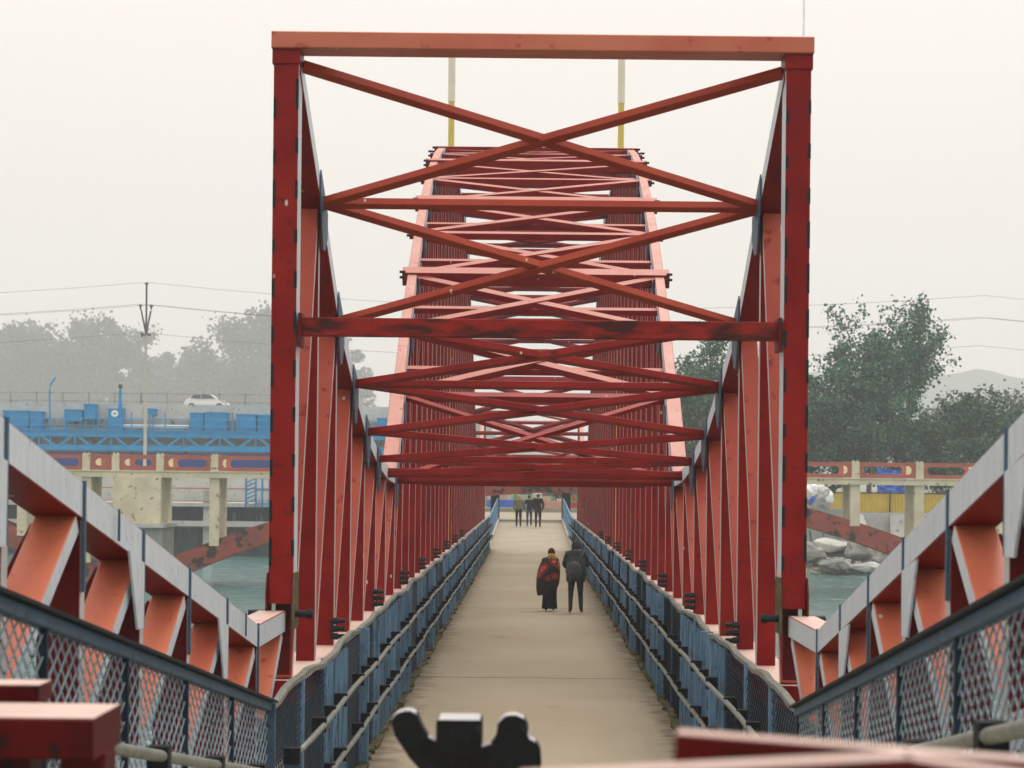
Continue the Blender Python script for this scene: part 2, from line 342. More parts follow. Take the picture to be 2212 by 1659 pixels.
for s in (-1, 1):
    m_ = MB(); y = 12.6
    while y < 78:                            # moss and dirt along the deck edge
        l = random.uniform(0.25, 0.7); m_.beam((XC+s*random.uniform(1.70, 1.77), y, 0.02), (XC+s*random.uniform(1.70, 1.77), y+l, 0.02), random.uniform(0.06, 0.13), random.uniform(0.03, 0.09), c=0.01); y += l*random.uniform(0.9, 1.3)
    tag(m_.build('deck_edge_moss', MOSS, dk), kind='stuff')

def cyl(mb, a, b_, r, n=8, mi=0): return mb.tube([a, b_], r, n, mi)

for s in (-1, 1):
    inn = (-s, 0, 0); xt = XC+s*XT
    side = 'left' if s < 0 else 'right'
    # main top chord
    ch = MB()
    for k in range(NP):
        (ya, za), (yb, zb) = nodes[k], nodes[k+1]
        ch.beam((xt, ya, za), (xt, yb, zb), 0.22 if k < 8 else 0.16, 0.18, c=0.006, inner=inn)
    j_ = 0                                  # sky light on the arch's upper flange is put into its colour
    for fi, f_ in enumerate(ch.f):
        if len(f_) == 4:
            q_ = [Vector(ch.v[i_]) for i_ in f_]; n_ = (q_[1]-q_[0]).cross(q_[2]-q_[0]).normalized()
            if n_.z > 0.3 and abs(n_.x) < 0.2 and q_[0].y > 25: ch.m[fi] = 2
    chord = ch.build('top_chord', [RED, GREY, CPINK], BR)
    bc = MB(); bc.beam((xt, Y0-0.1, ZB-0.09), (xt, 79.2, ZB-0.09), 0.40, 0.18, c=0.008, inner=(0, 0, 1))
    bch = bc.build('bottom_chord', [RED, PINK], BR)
    MB().box((xt-0.03 if s < 0 else xt-0.03, Y0-1.5, -0.40), (xt+0.03, 79.2, ZB-0.18)).build('girder_web', DARKWEB, bch)
    for k in range(1, NP):
        y, z = nodes[k]
        v = MB(); v.beam((xt, y, ZB), (xt, y, z-0.06), 0.165, 0.11, (0, 1, 0), c=0.004, inner=inn)
        vp = v.build('vertical_post', [RED, EDGE], chord)
        if k < 6:
            zs_ = ZB+0.5+0.9*((k*37) % 10)/10; MB().box((xt-0.083, y-0.0575, zs_), (xt+0.083, y-0.05, zs_+0.006)).build('weld_seam', DRED, chord)
    for k in range(NP):
        if k < NP//2: (ya, za), (yb, zb) = (nodes[k][0]+0.05, ZB), (nodes[k+1][0]-0.06, nodes[k+1][1]-0.08)
        else: (ya, za), (yb, zb) = (nodes[k+1][0]-0.05, ZB), (nodes[k][0]+0.06, nodes[k][1]-0.08)
        d = MB(); d.beam((xt, ya, za), (xt, yb, zb), 0.155 if k < 8 else 0.11, 0.08 if k < 8 else 0.06, (0, -1, 0.3), c=0.004, inner=inn)
        d.build('diagonal_brace', [MORANGE if k < 8 else RED, EDGE], chord)
    for k in range(1, NP):                   # gusset plates on the inner face
        y, z = nodes[k]; x = xt-s*0.116
        dz1 = (nodes[k][1]-nodes[k-1][1])/P; dz2 = (nodes[k+1][1]-nodes[k][1])/P
        if abs(dz1)+abs(dz2) > 0.2 and k < 26:
            MB().prism([(x, y-0.28, z+0.10-0.28*dz1), (x, y+0.28, z+0.10+0.28*dz2), (x, y+0.28, z-0.12+0.28*dz2), (x, y+0.08, z-0.42), (x, y-0.08, z-0.42), (x, y-0.28, z-0.12-0.28*dz1)], (-s*0.012, 0, 0)).build('gusset_plate', BLUE, chord)
    for k in range(1, 24):                   # bolt groups at the splices
        y, z = nodes[k]
        if k % 3 == 2:
            for j in range(3):
                q = MB(); zz = ZB+0.09+j*0.075
                cyl(q, (xt-s*0.06, y-0.09, zz), (xt-s*0.20, y-0.09, zz), 0.024, 8); cyl(q, (xt-s*0.08, y-0.09, zz), (xt-s*0.13, y-0.09, zz), 0.036, 6)
                q.build('bolt', BLACKM, bch)
        if 9 < k < 20:
            for j in range(2):
                q = MB(); zz = z-0.05+j*0.09
                cyl(q, (xt+s*0.105, y-0.3, zz), (xt+s*0.20, y-0.3, zz), 0.024, 6); q.build('bolt', BLACKM, chord)
    # portal posts (near and far)
    for pi, (yp, zt) in enumerate(((Y0, 6.37), (nodes[NP][0], 6.37))):
        zb = 1.90 if pi == 0 else ZB
        po = MB(); po.beam((xt+s*0.0, yp, zb), (xt, yp, zt-0.02), 0.20, 0.24, (0, 1, 0), c=0.006, inner=inn)
        post = po.build('portal_post', [RED, GREY], BR)
        if pi == 0:
            MB().box((xt-0.112, yp-0.135, zt-0.13), (xt+0.112, yp+0.13, zt-0.015), c=0.006).build('cap_block', RED, post)
            z = zb+0.3; i = 0
            while z < zt-0.3:
                for e in (-1, 1):
                    zz = z+(0.08 if e > 0 else 0)
                    MB().box((xt+e*0.089-0.010, yp-0.1235, zz), (xt+e*0.089+0.013, yp-0.11, zz+random.uniform(0.10, 0.24))).build('stitch_plate', BLACKM, post)
                z += 0.36; i += 1
            for e in (-1, 1):
                x = xt+e*0.102
                MB().prism([(x, yp-0.18, zb-0.20), (x, yp-0.18, zb+0.12), (x, yp-0.12, zb+0.25), (x, yp+0.1, zb+0.25), (x, yp+0.1, zb-0.20)], (e*0.014, 0, 0)).build('base_plate', DRED if e*s > 0 else MOSS, post)
            q = MB(); cyl(q, (xt-s*0.11, yp-0.10, zb-0.08), (xt-s*0.26, yp-0.10, zb-0.08), 0.030, 10); cyl(q, (xt-s*0.21, yp-0.10, zb-0.08), (xt-s*0.25, yp-0.10, zb-0.08), 0.042, 6); q.build('pin', BLACKM, post)
            q = MB(); cyl(q, (xt+s*0.11, yp-0.10, zb-0.08), (xt+s*0.26, yp-0.10, zb-0.08), 0.030, 10); q.build('pin', BLACKM, post)
            MB().box((xt-0.06, yp+0.02, ZB), (xt+0.06, yp+0.11, zb)).build('post_foot', DRED, post)
    # approach truss that climbs towards the camera
    xa_ = XC+s*XA
    def q3(y, z, dx=0.0): return Vector((xa_+yaw(y)+dx, y, z))
    nn = [14.88]+[13.4-1.18*i for i in range(0, 13)]
    ac = MB()
    for i in range(len(nn)-1):
        ac.beam(q3(nn[i], npz(nn[i])), q3(nn[i+1], npz(nn[i+1])), 0.22, 0.17, c=0.006, inner=inn)
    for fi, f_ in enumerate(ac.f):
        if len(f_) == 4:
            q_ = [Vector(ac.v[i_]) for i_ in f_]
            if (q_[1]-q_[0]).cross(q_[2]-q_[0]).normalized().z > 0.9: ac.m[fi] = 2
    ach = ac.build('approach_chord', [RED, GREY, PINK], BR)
    ab = MB()
    for i in range(len(nn)-1): ab.beam(q3(nn[i], npz(nn[i])-1.15), q3(nn[i+1], npz(nn[i+1])-1.15), 0.22, 0.16, c=0.006, inner=inn)
    ab.build('approach_bottom_chord', [RED, GREY], BR)
    MB().beam(q3(13.46, npz(13.4)-1.06), q3(14.80, npz(14.8)-0.10), 0.19, 0.10, (0, -1, 1), c=0.005, inner=inn).build('diagonal_brace', [ORANGE, GREY], ach)
    for i in range(1, len(nn)-1):
        y = nn[i]; z = npz(y)
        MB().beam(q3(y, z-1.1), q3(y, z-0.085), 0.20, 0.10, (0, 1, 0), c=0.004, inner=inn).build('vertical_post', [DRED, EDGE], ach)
        y2 = nn[i+1]
        MB().beam(q3(y2+0.06, npz(y2)-1.06), q3(y-0.07, z-0.10), 0.19, 0.10, (0, -1, 1), c=0.005, inner=inn).build('diagonal_brace', [ORANGE, GREY], ach)
        x = xa_+yaw(y)-s*0.113
        MB().beam((x, y-0.03, z-0.42), (x, y-0.03, z+0.10), 0.014, 0.030, (0, 1, 0)).build('splice_plate', BLUE, ach)
        if i % 2 == 0:
            MB().prism([(x, y-0.05, z-0.08), (x, y-0.42, z-0.0), (x, y-0.20, z-0.42), (x, y-0.06, z-0.42)], (-s*0.012, 0, 0)).build('gusset_plate', GREY, ach)
        MB().beam((xa_+yaw(y)+s*0.12, y+0.05, z-0.12), (xa_+yaw(y)+s*0.75, y+0.05, z-1.35), 0.07, 0.07, (0, 1, 0), c=0.004).build('outrigger_strut', DRED, ach)
        if i % 3 == 1: MB().beam((x, y-0.62, npz(y-0.62)-0.08), (x, y-0.62, npz(y-0.62)+0.08), 0.012, 0.008, (0, 1, 0)).build('splice_seam', BLUE, ach)

# overhead bracing: a cross strut at every node and a pair of crossing diagonals in every bay
for k in range(NP+1):
    y, z = nodes[k]
    za = nodes[max(0, k-1)][1]; zb_ = nodes[min(NP, k+1)][1]; yb_ = nodes[min(NP, k+1)][0]-nodes[max(0, k-1)][0]
    nrm = Vector((0, -(zb_-za), yb_)).normalized()
    if k == 0:
        MB().beam((XC-XT-0.115, y-0.02, 6.425), (XC+XT+0.115, y-0.02, 6.425), 0.30, 0.135, (0, 0.0, 1), c=0.008).build('top_beam', ORANGE, BR); continue
    if k in (1, 3, 5): big = 0.075
    elif 9 <= k <= 31 and k % 2 == 0: big = 0.24
    else: big = 0.12
    if k in (2, 4): continue
    over = 0.17 if 8 < k < 32 else -0.1
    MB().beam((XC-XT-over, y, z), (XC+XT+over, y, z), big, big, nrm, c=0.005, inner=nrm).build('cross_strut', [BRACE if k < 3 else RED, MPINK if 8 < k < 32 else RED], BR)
for k in range(NP):
    (ya, za), (yb, zb_) = nodes[k], nodes[k+1]
    nrm = Vector((0, -(zb_-za), yb-ya)).normalized()
    ov = 0.10 if 8 <= k < 32 else -0.11
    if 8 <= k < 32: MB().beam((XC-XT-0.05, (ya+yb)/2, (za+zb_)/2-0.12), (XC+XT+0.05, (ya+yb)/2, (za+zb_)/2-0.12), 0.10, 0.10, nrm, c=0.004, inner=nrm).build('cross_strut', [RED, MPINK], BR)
    for s in (-1, 1):
        off = nrm*(0.008*s)
        a = Vector((XC-s*(XT+ov), ya+0.04, za))+off; c_ = Vector((XC+s*(XT+ov), yb-0.04, zb_))+off
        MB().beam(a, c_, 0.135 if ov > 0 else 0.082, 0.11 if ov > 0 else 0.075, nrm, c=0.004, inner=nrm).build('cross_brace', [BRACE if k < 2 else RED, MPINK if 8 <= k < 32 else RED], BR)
# rusty lower strut of the near portal and eye level strut further in
ls = MB(); ls.beam((XC-XT+0.13, Y0-0.02, 4.135), (XC+XT-0.13, Y0-0.02, 4.135), 0.10, 0.15, c=0.006)
lso = ls.build('portal_strut', RUSTBEAM, BR)
for s in (-1, 1): MB().box((XC+s*(XT-0.13)-0.014, Y0-0.13, 3.97), (XC+s*(XT-0.13)+0.014, Y0+0.1, 4.24), c=0.003).build('end_plate', DRED, lso)
ps = MB(); ps.beam((XC-XT, 33.6, 2.88), (XC+XT, 33.6, 2.88), 0.12, 0.13, c=0.006); ps.build('portal_strut', DRED, BR)

# tall two tone poles standing on the chords
for s, lab in ((-1, 'left'), (1, 'right')):
    x = XC+s*2.08; y = 45.4
    po = thing('pole', (x, y, ZB), 'tall pole painted yellow below and cream above on the %s truss' % lab, 'pole', 'two tone poles on the trusses')
    MB().tube([(x, y, ZB), (x, y, 12.2)], 0.075, 12).build('yellow_shaft', YEL, po)
    MB().tube([(x, y, 12.2), (x, y, 13.45)], 0.088, 12).build('cream_shaft', CREAMP, po)
    MB().box((x-0.12, y-0.12, ZB), (x+0.12, y+0.12, ZB+0.02)).build('foot_plate', BLACKM, po)

# ------------------------------------------------------------------ railings of the footbridge
XF = 1.78
def mesh_panel(L, H, slope, bw=0.008):
    """diamond lattice in the yz plane, 0..L along y, 0..H up; slope shears it along the ramp"""
    b = MB(); k = 0.80; pitch = 0.090
    n0 = int(-L*k/pitch)-1; n1 = int(H/pitch)+int(L*k/pitch)+2
    for fam in (1, -1):
        for i in range(n0, n1):
            c0 = i*pitch
            pts = []
            y0, y1 = 0.0, L
            f = lambda y: c0+fam*k*y
            lo, hi = (0-c0)/(fam*k), (H-c0)/(fam*k)
            y0 = max(0, min(lo, hi)); y1 = min(L, max(lo, hi))
            if y1-y0 < 0.03: continue
            xo = 0.004*fam
            b.beam((xo, y0, f(y0)+slope*y0), (xo, y1, f(y1)+slope*y1), 0.006, bw, (0, 0, 1))
    return b
def mk(b, name, m):
    o = b.build(name, m); me = o.data; bpy.data.objects.remove(o); return me
pan_me = mk(mesh_panel(P-0.07, 1.34, 0), 'mesh_panel', MESHM)
ramp_me = mk(mesh_panel(1.30-0.05, 1.29, -0.185, 0.0068), 'mesh_panel_ramp', MESHL)
def child(me, name, parent, loc, rz=0):
    o = bpy.data.objects.new(name, me); COL.objects.link(o); o.parent = parent; o.location = Vector(loc)-wloc(parent); o.rotation_euler.z = rz; return o
for s in (-1, 1):
    x = XC+s*XF; inn = (-s, 0, 0)
    tr = MB(); y = 12.4
    while y < 79:
        wz = lambda q: 1.395+0.022*math.sin(q*1.9)+0.012*math.sin(q*5.3)
        wx = lambda q: 0.018*math.sin(q*1.3)
        tr.beam((x+wx(y), y, wz(y)), (x+wx(y+0.4), y+0.4, wz(y+0.4)), 0.055, 0.045, c=0.006); y += 0.4
    rail = tr.build('top_rail', PIPE, BR)
    yp = 12.4; j = 0
    while yp < 78:
        w = 0.055 if j % 4 or j == 0 else 0.13
        mm = LBLUE if (j % 4 in (0, 1, 2) and j > 0) else BLUE
        fp = MB(); fp.beam((x-s*(w/2-0.03), yp, 0.0), (x-s*(w/2-0.03), yp, 1.40), w, 0.05, (0, 1, 0), c=0.004); fp.build('fence_post', mm, rail)
        child(pan_me, 'mesh_panel', rail, (x, yp+0.035, 0.05))['kind'] = 'stuff'
        for z in (1.06, 0.60):
            xb = XC+s*1.64
            MB().box((xb-0.055, yp-0.035, z-0.065), (xb+0.055, yp+0.035, z+0.045), c=0.004).build('rail_bracket', BLACKM, rail)
            if j % 2: MB().box((xb-0.045, yp+0.74, z-0.055), (xb+0.045, yp+0.80, z+0.04), c=0.004).build('rail_bracket', BLACKM, rail)
        if j in ((2, 5, 6, 7, 10, 12, 15, 17, 18, 21, 23, 26, 28, 31, 34) if s < 0 else (3, 4, 5, 8, 9, 12, 14, 16, 19, 22, 25, 26, 29, 33)):       # corrugated backing sheet behind some of the bays
            sh = MB(); nb = 8; rows = []
            for i in range(nb*2+1):
                yyy = yp+0.06+(P-0.12)*i/(nb*2); xx = x-s*(0.012+(0.045 if i % 2 else 0.0)); rows.append((xx, yyy))
            vs_ = [(a, c_, 0.06) for a, c_ in rows]+[(a, c_, 1.36) for a, c_ in rows]; nR = len(rows)
            sh.add(vs_, [(i, i+1, nR+i+1, nR+i) for i in range(nR-1)]); sh.build('backing_sheet', SHEET, rail)
        yp += P; j += 1
    for z in (1.06, 0.60):
        hp = [(XC+s*1.60, 12.4+i*0.8, z+0.012*math.sin(i*1.1+z*9+s)) for i in range(int(66.4/0.8)+1)]
        MB().tube(hp, 0.022, 8).build('handrail', PIPE, rail, True)
    # ramp section
    def rx(y): return x+yaw(y)
    tr = MB()
    yb = 12.4; pts = []
    tr.beam((rx(12.4), 12.4, 1.375), (rx(-1.0), -1.0, 1.375+0.185*13.4), 0.07, 0.055, c=0.005)
    rrail = tr.build('ramp_top_rail', BLUE, BR)
    MB().beam((rx(12.4)-s*0.015, 12.4, 1.41), (rx(-1.0)-s*0.015, -1.0, 1.41+0.185*13.4), 0.11, 0.014).build('capping_strip', BLACKM, rrail)
    yp = 12.4; j = 0
    while yp > 1:
        z0 = 0.185*(12.4-yp)
        MB().beam((rx(yp), yp, z0-0.02), (rx(yp), yp, z0+1.37), 0.035, 0.030, (0, 1, 0), c=0.003).build('fence_post', MESHM, rrail)
        y1 = yp-1.30
        child(ramp_me, 'mesh_panel', rrail, (rx(y1)+0.0, y1+0.03, 0.185*(12.4-y1)+0.05), -math.atan(0.028)*1)['kind'] = 'stuff'
        MB().box((rx(yp)-s*0.16-0.05, yp-0.04, z0+0.84), (rx(yp)-s*0.16+0.05, yp+0.04, z0+0.95), c=0.004).build('rail_bracket', BLACKM, rrail)
        yp -= 1.30; j += 1
    MB().tube([(rx(q)-s*0.18, q, 0.90+0.185*(12.4-q)) for q in (12.4, 9, 6, 3, 0)], 0.028, 10).build('handrail', PIPE, rrail, True)
# far railing along the path ramp
for s, lab in ((-1, 'left'), (1, 'right')):
    t = thing('railing', (XC+s*1.85, 79.2, 0), 'blue railing along the far ramp on the %s side' % lab, 'railing', 'railings along the far ramp')
    for i in range(12):
        y = 79.6+i*2.2; z = 0.03*(y-79.5)
        MB().box((XC+s*1.85-0.05, y-0.03, z), (XC+s*1.85+0.05, y+0.03, z+1.25)).build('post', LBLUE, t)
    for z in (0.35, 0.75, 1.2):
        MB().tube([(XC+s*1.85, 79.4+i*1.1, z+0.03*(i*1.1)) for i in range(25)], 0.035, 6).build('rail', LBLUE, t)
    MB().box((XC+s*2.02-0.25, 105.2, 0.2), (XC+s*2.02+0.25, 105.9, 2.6), c=0.03).build('end_pillar', BLACKM, t)

# ------------------------------------------------------------------ cream arch bridge crossing behind
DB = 104.0; BW = 2.8
CB = thing('arch_bridge', (2.4, DB, ZW), 'cream concrete arch bridge with brick red parapet panels behind the footbridge', 'bridge')
sl = MB().box((-75, DB-0.1, 2.93), (75, DB+BW+0.1, 3.25), c=0.03).build('deck_slab', CREAM, CB)
MB().box((-75, DB-0.16, 3.25), (75, DB-0.02, 3.31)).build('slab_edge', CREAM, CB)
def arch(xc, y, a0=-25, a1=25):
    b = MB(); n = 40; rings = []
    for i in range(n+1):
        X = a0+(a1-a0)*i/n; z = 2.80-0.00986*X*X; th = 0.98+0.25*(abs(X)/25)**2
        sl_ = -2*0.00986*X; c = 1/math.sqrt(1+sl_*sl_); nx, nz = -sl_*c, c
        p = Vector((xc+X, y, z)); o = Vector((nx, 0, nz))*th/2
        lo, hi = p-o, p+o
        if hi.z > 2.92: hi.z = 2.92
        rings.append([lo, lo+Vector((0, 0.55, 0)), hi+Vector((0, 0.55, 0)), hi])
    b.loft(rings); return b
for xc in (2.4, -47.4, 52.2):
    for y in (DB+0.1, DB+BW-0.65): arch(xc, y).build('arch_rib', ARCHM, CB)
for xp in (-22.0, 27.6):
    p = MB().box((xp-1.35, DB-0.25, 0.35), (xp+1.35, DB+BW+0.25, 2.93), c=0.03).build('pier', CREAM, CB)
    MB().box((xp-1.9, DB-0.7, 0.12), (xp+1.6, DB+BW+0.7, 0.35), c=0.04).build('pier_ledge', PALEC, p)
    MB().box((xp-1.45, DB-0.35, -5), (xp+1.45, DB+BW+0.35, 0.12), c=0.05).build('pier_base', CONC, p)
    MB().box((xp-0.95, DB-0.45, 3.25), (xp+0.95, DB-0.02, 4.22), c=0.02)
cols = []
x = 18.3-3.6*24
while x < 75:
    if min(abs(x+22.0), abs(x-27.6)) > 1.6: cols.append(x)
    x += 3.6
for x in cols:
    xa = min((abs(x-c), c) for c in (2.4, -47.4, 52.2))[1]
    zt = 2.80-0.00986*(x-xa)**2+0.3
    if zt < 2.7: MB().box((x-0.28, DB+0.02, zt), (x+0.28, DB+BW-0.1, 2.93), c=0.02).build('column', CREAM, CB)
posts = sorted(cols+[-23.25, -20.75, 26.3, 28.9])
def panel(b, x0, x1, z0, z1, y0, y1, fr=0.22):
    """framed panel with an oblong opening"""
    def oct(ax, bx, az, bz, c): return [(ax+c, az), (bx-c, az), (bx, az+c), (bx, bz-c), (bx-c, bz), (ax+c, bz), (ax, bz-c), (ax, az+c)]
    o = [(x0+ (x1-x0)*t, z0) for t in (0.03, 0.97)]+[(x1, z0+0.03), (x1, z1-0.03)]+[(x0+(x1-x0)*t, z1) for t in (0.97, 0.03)]+[(x0, z1-0.03), (x0, z0+0.03)]
    i_ = oct(x0+fr, x1-fr, z0+fr, z1-fr, 0.13)
    vs_ = [(p, y0, q) for p, q in o]+[(p, y0, q) for p, q in i_]+[(p, y1, q) for p, q in o]+[(p, y1, q) for p, q in i_]
    fs = []
    for k in range(8):
        j = (k+1) % 8
        fs += [(k, j, 8+j, 8+k), (16+j, 16+k, 24+k, 24+j), (8+k, 8+j, 24+j, 24+k), (j, k, 16+k, 16+j)]
    b.add(vs_, fs)
PY = (DB-0.06, DB+BW-0.14)
for yi, y in enumerate(PY):
    for i in range(len(posts)):
        x = posts[i]
        MB().box((x-0.22, y-0.03, 3.25 if yi else 3.26), (x+0.22, y+0.25, 4.24), c=0.02).build('parapet_post', CREAM, CB)
        if yi == 0 and i % 1 == 0:
            for e in (-0.12, 0.1): MB().tube([(x+e, y+0.1, 4.24), (x+e, y+0.1, 4.31)], 0.05, 6, r2=0.02).build('finial', CREAM, CB)
        if i+1 < len(posts):
            b = MB(); panel(b, x+0.24, posts[i+1]-0.24, 3.33, 4.20, y+0.02, y+0.20, 0.20 if posts[i+1]-x > 3 else 0.24); b.build('parapet_panel', PARAPET, CB)

# utility pole standing on the arch bridge, with its wires
bp = px(313, 980, DB+BW-0.7); tp = px(307, 606, DB+BW-0.7)
UP = thing('utility_pole', (bp.x, bp.y, 3.25), 'slim pale utility pole with dark insulator arms behind the cream parapet', 'utility pole')
top = Vector((bp.x, bp.y, tp.z)); zm = px(310, 722, bp.y).z
MB().tube([(bp.x, bp.y, 3.25), (bp.x, bp.y, zm)], 0.095, 10, r2=0.07).build('shaft', CONCP, UP)
MB().tube([(bp.x, bp.y, zm), (bp.x, bp.y, top.z-0.3)], 0.055, 8).build('mast', WIRE, UP)
MB().tube([(bp.x, bp.y, zm+0.05), (bp.x-0.32, bp.y, zm+1.45)], 0.07, 6, r2=0.04).build('arm', WIRE, UP)
MB().tube([(bp.x, bp.y, zm+0.05), (bp.x+0.26, bp.y, zm+1.35)], 0.05, 6).build('arm', WIRE, UP)
MB().box((bp.x-0.3, bp.y-0.06, zm-0.08), (bp.x+0.28, bp.y+0.06, zm+0.03)).build('cross_arm', WIRE, UP)
ins = [(bp.x, top.z-0.1), (bp.x-0.34, zm+1.72), (bp.x+0.28, zm+1.7), (bp.x-0.25, zm+0.1)]
for (x, z) in ins:
    q = MB(); q.tube([(x, bp.y, z-0.28), (x, bp.y, z-0.1), (x, bp.y, z)], 0.05, 8); q.tube([(x, bp.y, z-0.12), (x, bp.y, z-0.06)], 0.12, 8); q.build('insulator', WIRE, UP)
wire_lab = ['topmost wire strung from the utility pole across the hazy sky', 'second wire strung from the outer arm of the utility pole', 'third wire strung from the inner arm of the utility pole', 'lowest wire strung from the cross arm of the utility pole']
for w, (x, z) in enumerate(ins):
    pts = []
    for i in range(-12, 25):
        t = i/12; X = x+t*48
        seg = t-math.floor(t); pts.append((X, bp.y, z-1.1*4*seg*(1-seg)-0.25*abs(t)))
    tag(MB().tube(pts, 0.009, 5).build('wire', WIRE), wire_lab[w], 'wire', 'wires strung from the utility pole')

# ------------------------------------------------------------------ blue barrage behind on the left
DD = 160.0
def D(x, y, d=DD): return px(x, y, d)
DM = thing('barrage', (D(300, 1000).x, DD, ZW), 'bright blue steel gate gantry with lattice girder on a concrete barrage', 'barrage')
xa, xb = D(-150, 950).x, D(865, 950).x
def zz(y, x=300): return D(x, y).z
zt, zb0 = zz(938), zz(968)
for y in (DD, DD+2.2):
    g = MB(); g.beam((xa, y, zt), (xb, y, zt), 0.25, 0.50); g.beam((xa, y, zb0), (xb, y, zb0), 0.25, 0.46); g.build('girder_chord', DAMB, DM)
    n = int((xb-xa)/1.55); st = (xb-xa)/n
    for i in range(n):
        x = xa+i*st
        p, q = ((x, y, zb0), (x+st, y, zt)) if i % 2 else ((x, y, zt), (x+st, y, zb0))
        MB().beam(p, q, 0.14, 0.20, (0, 0, 1)).build('lattice_bar', DAMB, DM)
        if i % 2 == 0: MB().beam((x, y, zb0), (x, y, zt), 0.12, 0.12, (0, 1, 0)).build('lattice_post', DAMB, DM)
MB().box((xa, DD-0.3, zt+0.25), (xb, DD+2.6, zt+0.33)).build('walkway', DAMB, DM)
for (x0, x1, y0, y1, mm) in ((5, 60, 888, 935, DAMB), (66, 88, 890, 935, DAMB), (410, 438, 893, 935, DAMB), (441, 488, 892, 935, DAMB), (510, 552, 896, 935, DAMB), (556, 585, 898, 935, DAMB), (-90, -20, 888, 935, DAMB),
                             (138, 176, 886, 910, DAMB), (180, 203, 874, 905, DAMB), (232, 262, 884, 930, DAMB), (318, 332, 884, 896, DAMB), (620, 690, 898, 938, DAMB), (815, 860, 905, 940, DAMB)):
    A, B_ = D(x0, y0), D(x1, y1); hb = MB(); hb.box((A.x, DD+0.2, B_.z), (B_.x, DD+1.8, A.z), c=0.04)
    hh = hb.build('gate_housing', mm, DM)
    MB().box((A.x-0.06, DD+0.12, A.z), (B_.x+0.06, DD+1.88, A.z+0.08), c=0.02).build('housing_lid', DAMB, hh)
    if y1 < 915:
        for xl in (A.x+0.12, B_.x-0.12): MB().beam((xl, DD+0.4, zt+0.3), (xl, DD+0.4, B_.z), 0.1, 0.1, (0, 1, 0)).build('housing_leg', DAMB, hh)
# position dial on its blue column, beacon mast and lamp
c0 = D(247, 893); dial = MB(); dial.tube([(c0.x, DD+0.19, c0.z), (c0.x, DD+0.10, c0.z)], 0.30, 20); dd = dial.build('dial', WHITE, DM)
MB().box((c0.x-0.11, DD+0.07, c0.z-0.05), (c0.x+0.11, DD+0.095, c0.z+0.04)).build('dial_pointer', BLK, dd)
m0 = D(254, 884); m1 = D(254, 838); MB().tube([(m0.x, DD+1, m0.z), (m0.x, DD+1, m1.z)], 0.19, 8, r2=0.10).build('beacon_mast', DAMB, DM)
MB().tube([(m0.x, DD+1, m1.z), (m0.x, DD+1, m1.z+0.35)], 0.17, 8).build('beacon', BLK, DM)
m2 = D(109, 960); m3 = D(107, 845); MB().tube([m2, Vector((m3.x, DD, m3.z)), Vector((m3.x+0.1, DD, m3.z+0.6)), Vector((m3.x+0.5, DD, m3.z+1.2))], 0.08, 8).build('lamp_post', DAMB, DM)
c1 = D(300, 918); MB().tube([(D(262, 918).x, DD+0.8, c1.z-0.1), (D(405, 918).x, DD+0.8, c1.z-0.1)], 0.16, 10).build('drive_shaft', WHITE, DM)
for zr in (zz(905), zz(920)): MB().tube([(xa, DD-0.2, zr), (xb, DD-0.2, zr)], 0.04, 6).build('guard_rail', DAMB, DM)
x = xa
while x < xb: MB().beam((x, DD-0.2, zt+0.3), (x, DD-0.2, zz(890)), 0.09, 0.09, (0, 1, 0)).build('guard_post', DAMB, DM); x += 2.9
# gates, concrete ledges and piers under the gantry
MB().box((xa, DD+0.6, zz(1012)), (xb, DD+0.9, zz(978))).build('gate_leaf', DAMD, DM)
MB().box((xa, DD+0.4, zz(1075)), (xb, DD+2.0, zz(1014)), c=0.05).build('concrete_beam', CONC, DM)
for i in range(9):
    x = xa+2+i*6.3
    MB().box((x-0.35, 141.6, -4.2), (x+0.35, 148, 2.0), c=0.05).build('barrage_pier', PALEC, DM)
    MB().box((x+0.5, 143.2, -0.6), (x+5.9, 143.5, 0.75)).build('sluice_dark_panel', SLUICE, DM)  # flat dark panel in place of a dark opening
    MB().box((x+0.4, 142.6, -3.6), (x+5.95, 143.0, -0.95)).build('sluice_dark_panel', SLUICE, DM)
MB().box((xa-5, 141, -0.75), (xb+4, 142.3, -0.35), c=0.04).build('lower_ledge', PALEC, DM)
MB().box((xa-5, 141.3, 0.75), (xb+4, 149, 1.05), c=0.04).build('upper_ledge', PALEC, DM)
MB().box((xa-5, 143.6, -3.5), (xb+4, 150, 0.75)).build('barrage_wall', CONC, DM)
MB().box((xa-5, 150, -3.5), (xb+4, 168, 3.6)).build('abutment_wall', PALEC, DM)
MB().box((xa-60, 161.5, 3.0), (xb+6, 163.5, 9.3)).build('rear_wall', PALEC, DM)
for z_ in (5.6, 7.4): MB().box((xa-60, 161.3, z_), (xb+6, 161.5, z_+0.55)).build('wall_band', CONC, DM)
LR = thing('railing', (D(300, 1100, 141.4).x, 141.4, 1.05), 'rust red baluster railing on the barrage ledge under the arch bridge', 'railing')
MB().tube([(xa, 141.5, 2.15), (xb, 141.5, 2.15)], 0.05, 6).build('top_rail', PARAPET, LR)
MB().tube([(xa, 141.5, 1.15), (xb, 141.5, 1.15)], 0.04, 6).build('bottom_rail', PARAPET, LR)
bal = MB(); x = xa
while x < xb: bal.beam((x, 141.5, 1.1), (x, 141.5, 2.15), 0.03, 0.03, (0, 1, 0)); x += 0.22
tag(bal.build('balusters', PALEC, LR), kind='stuff')
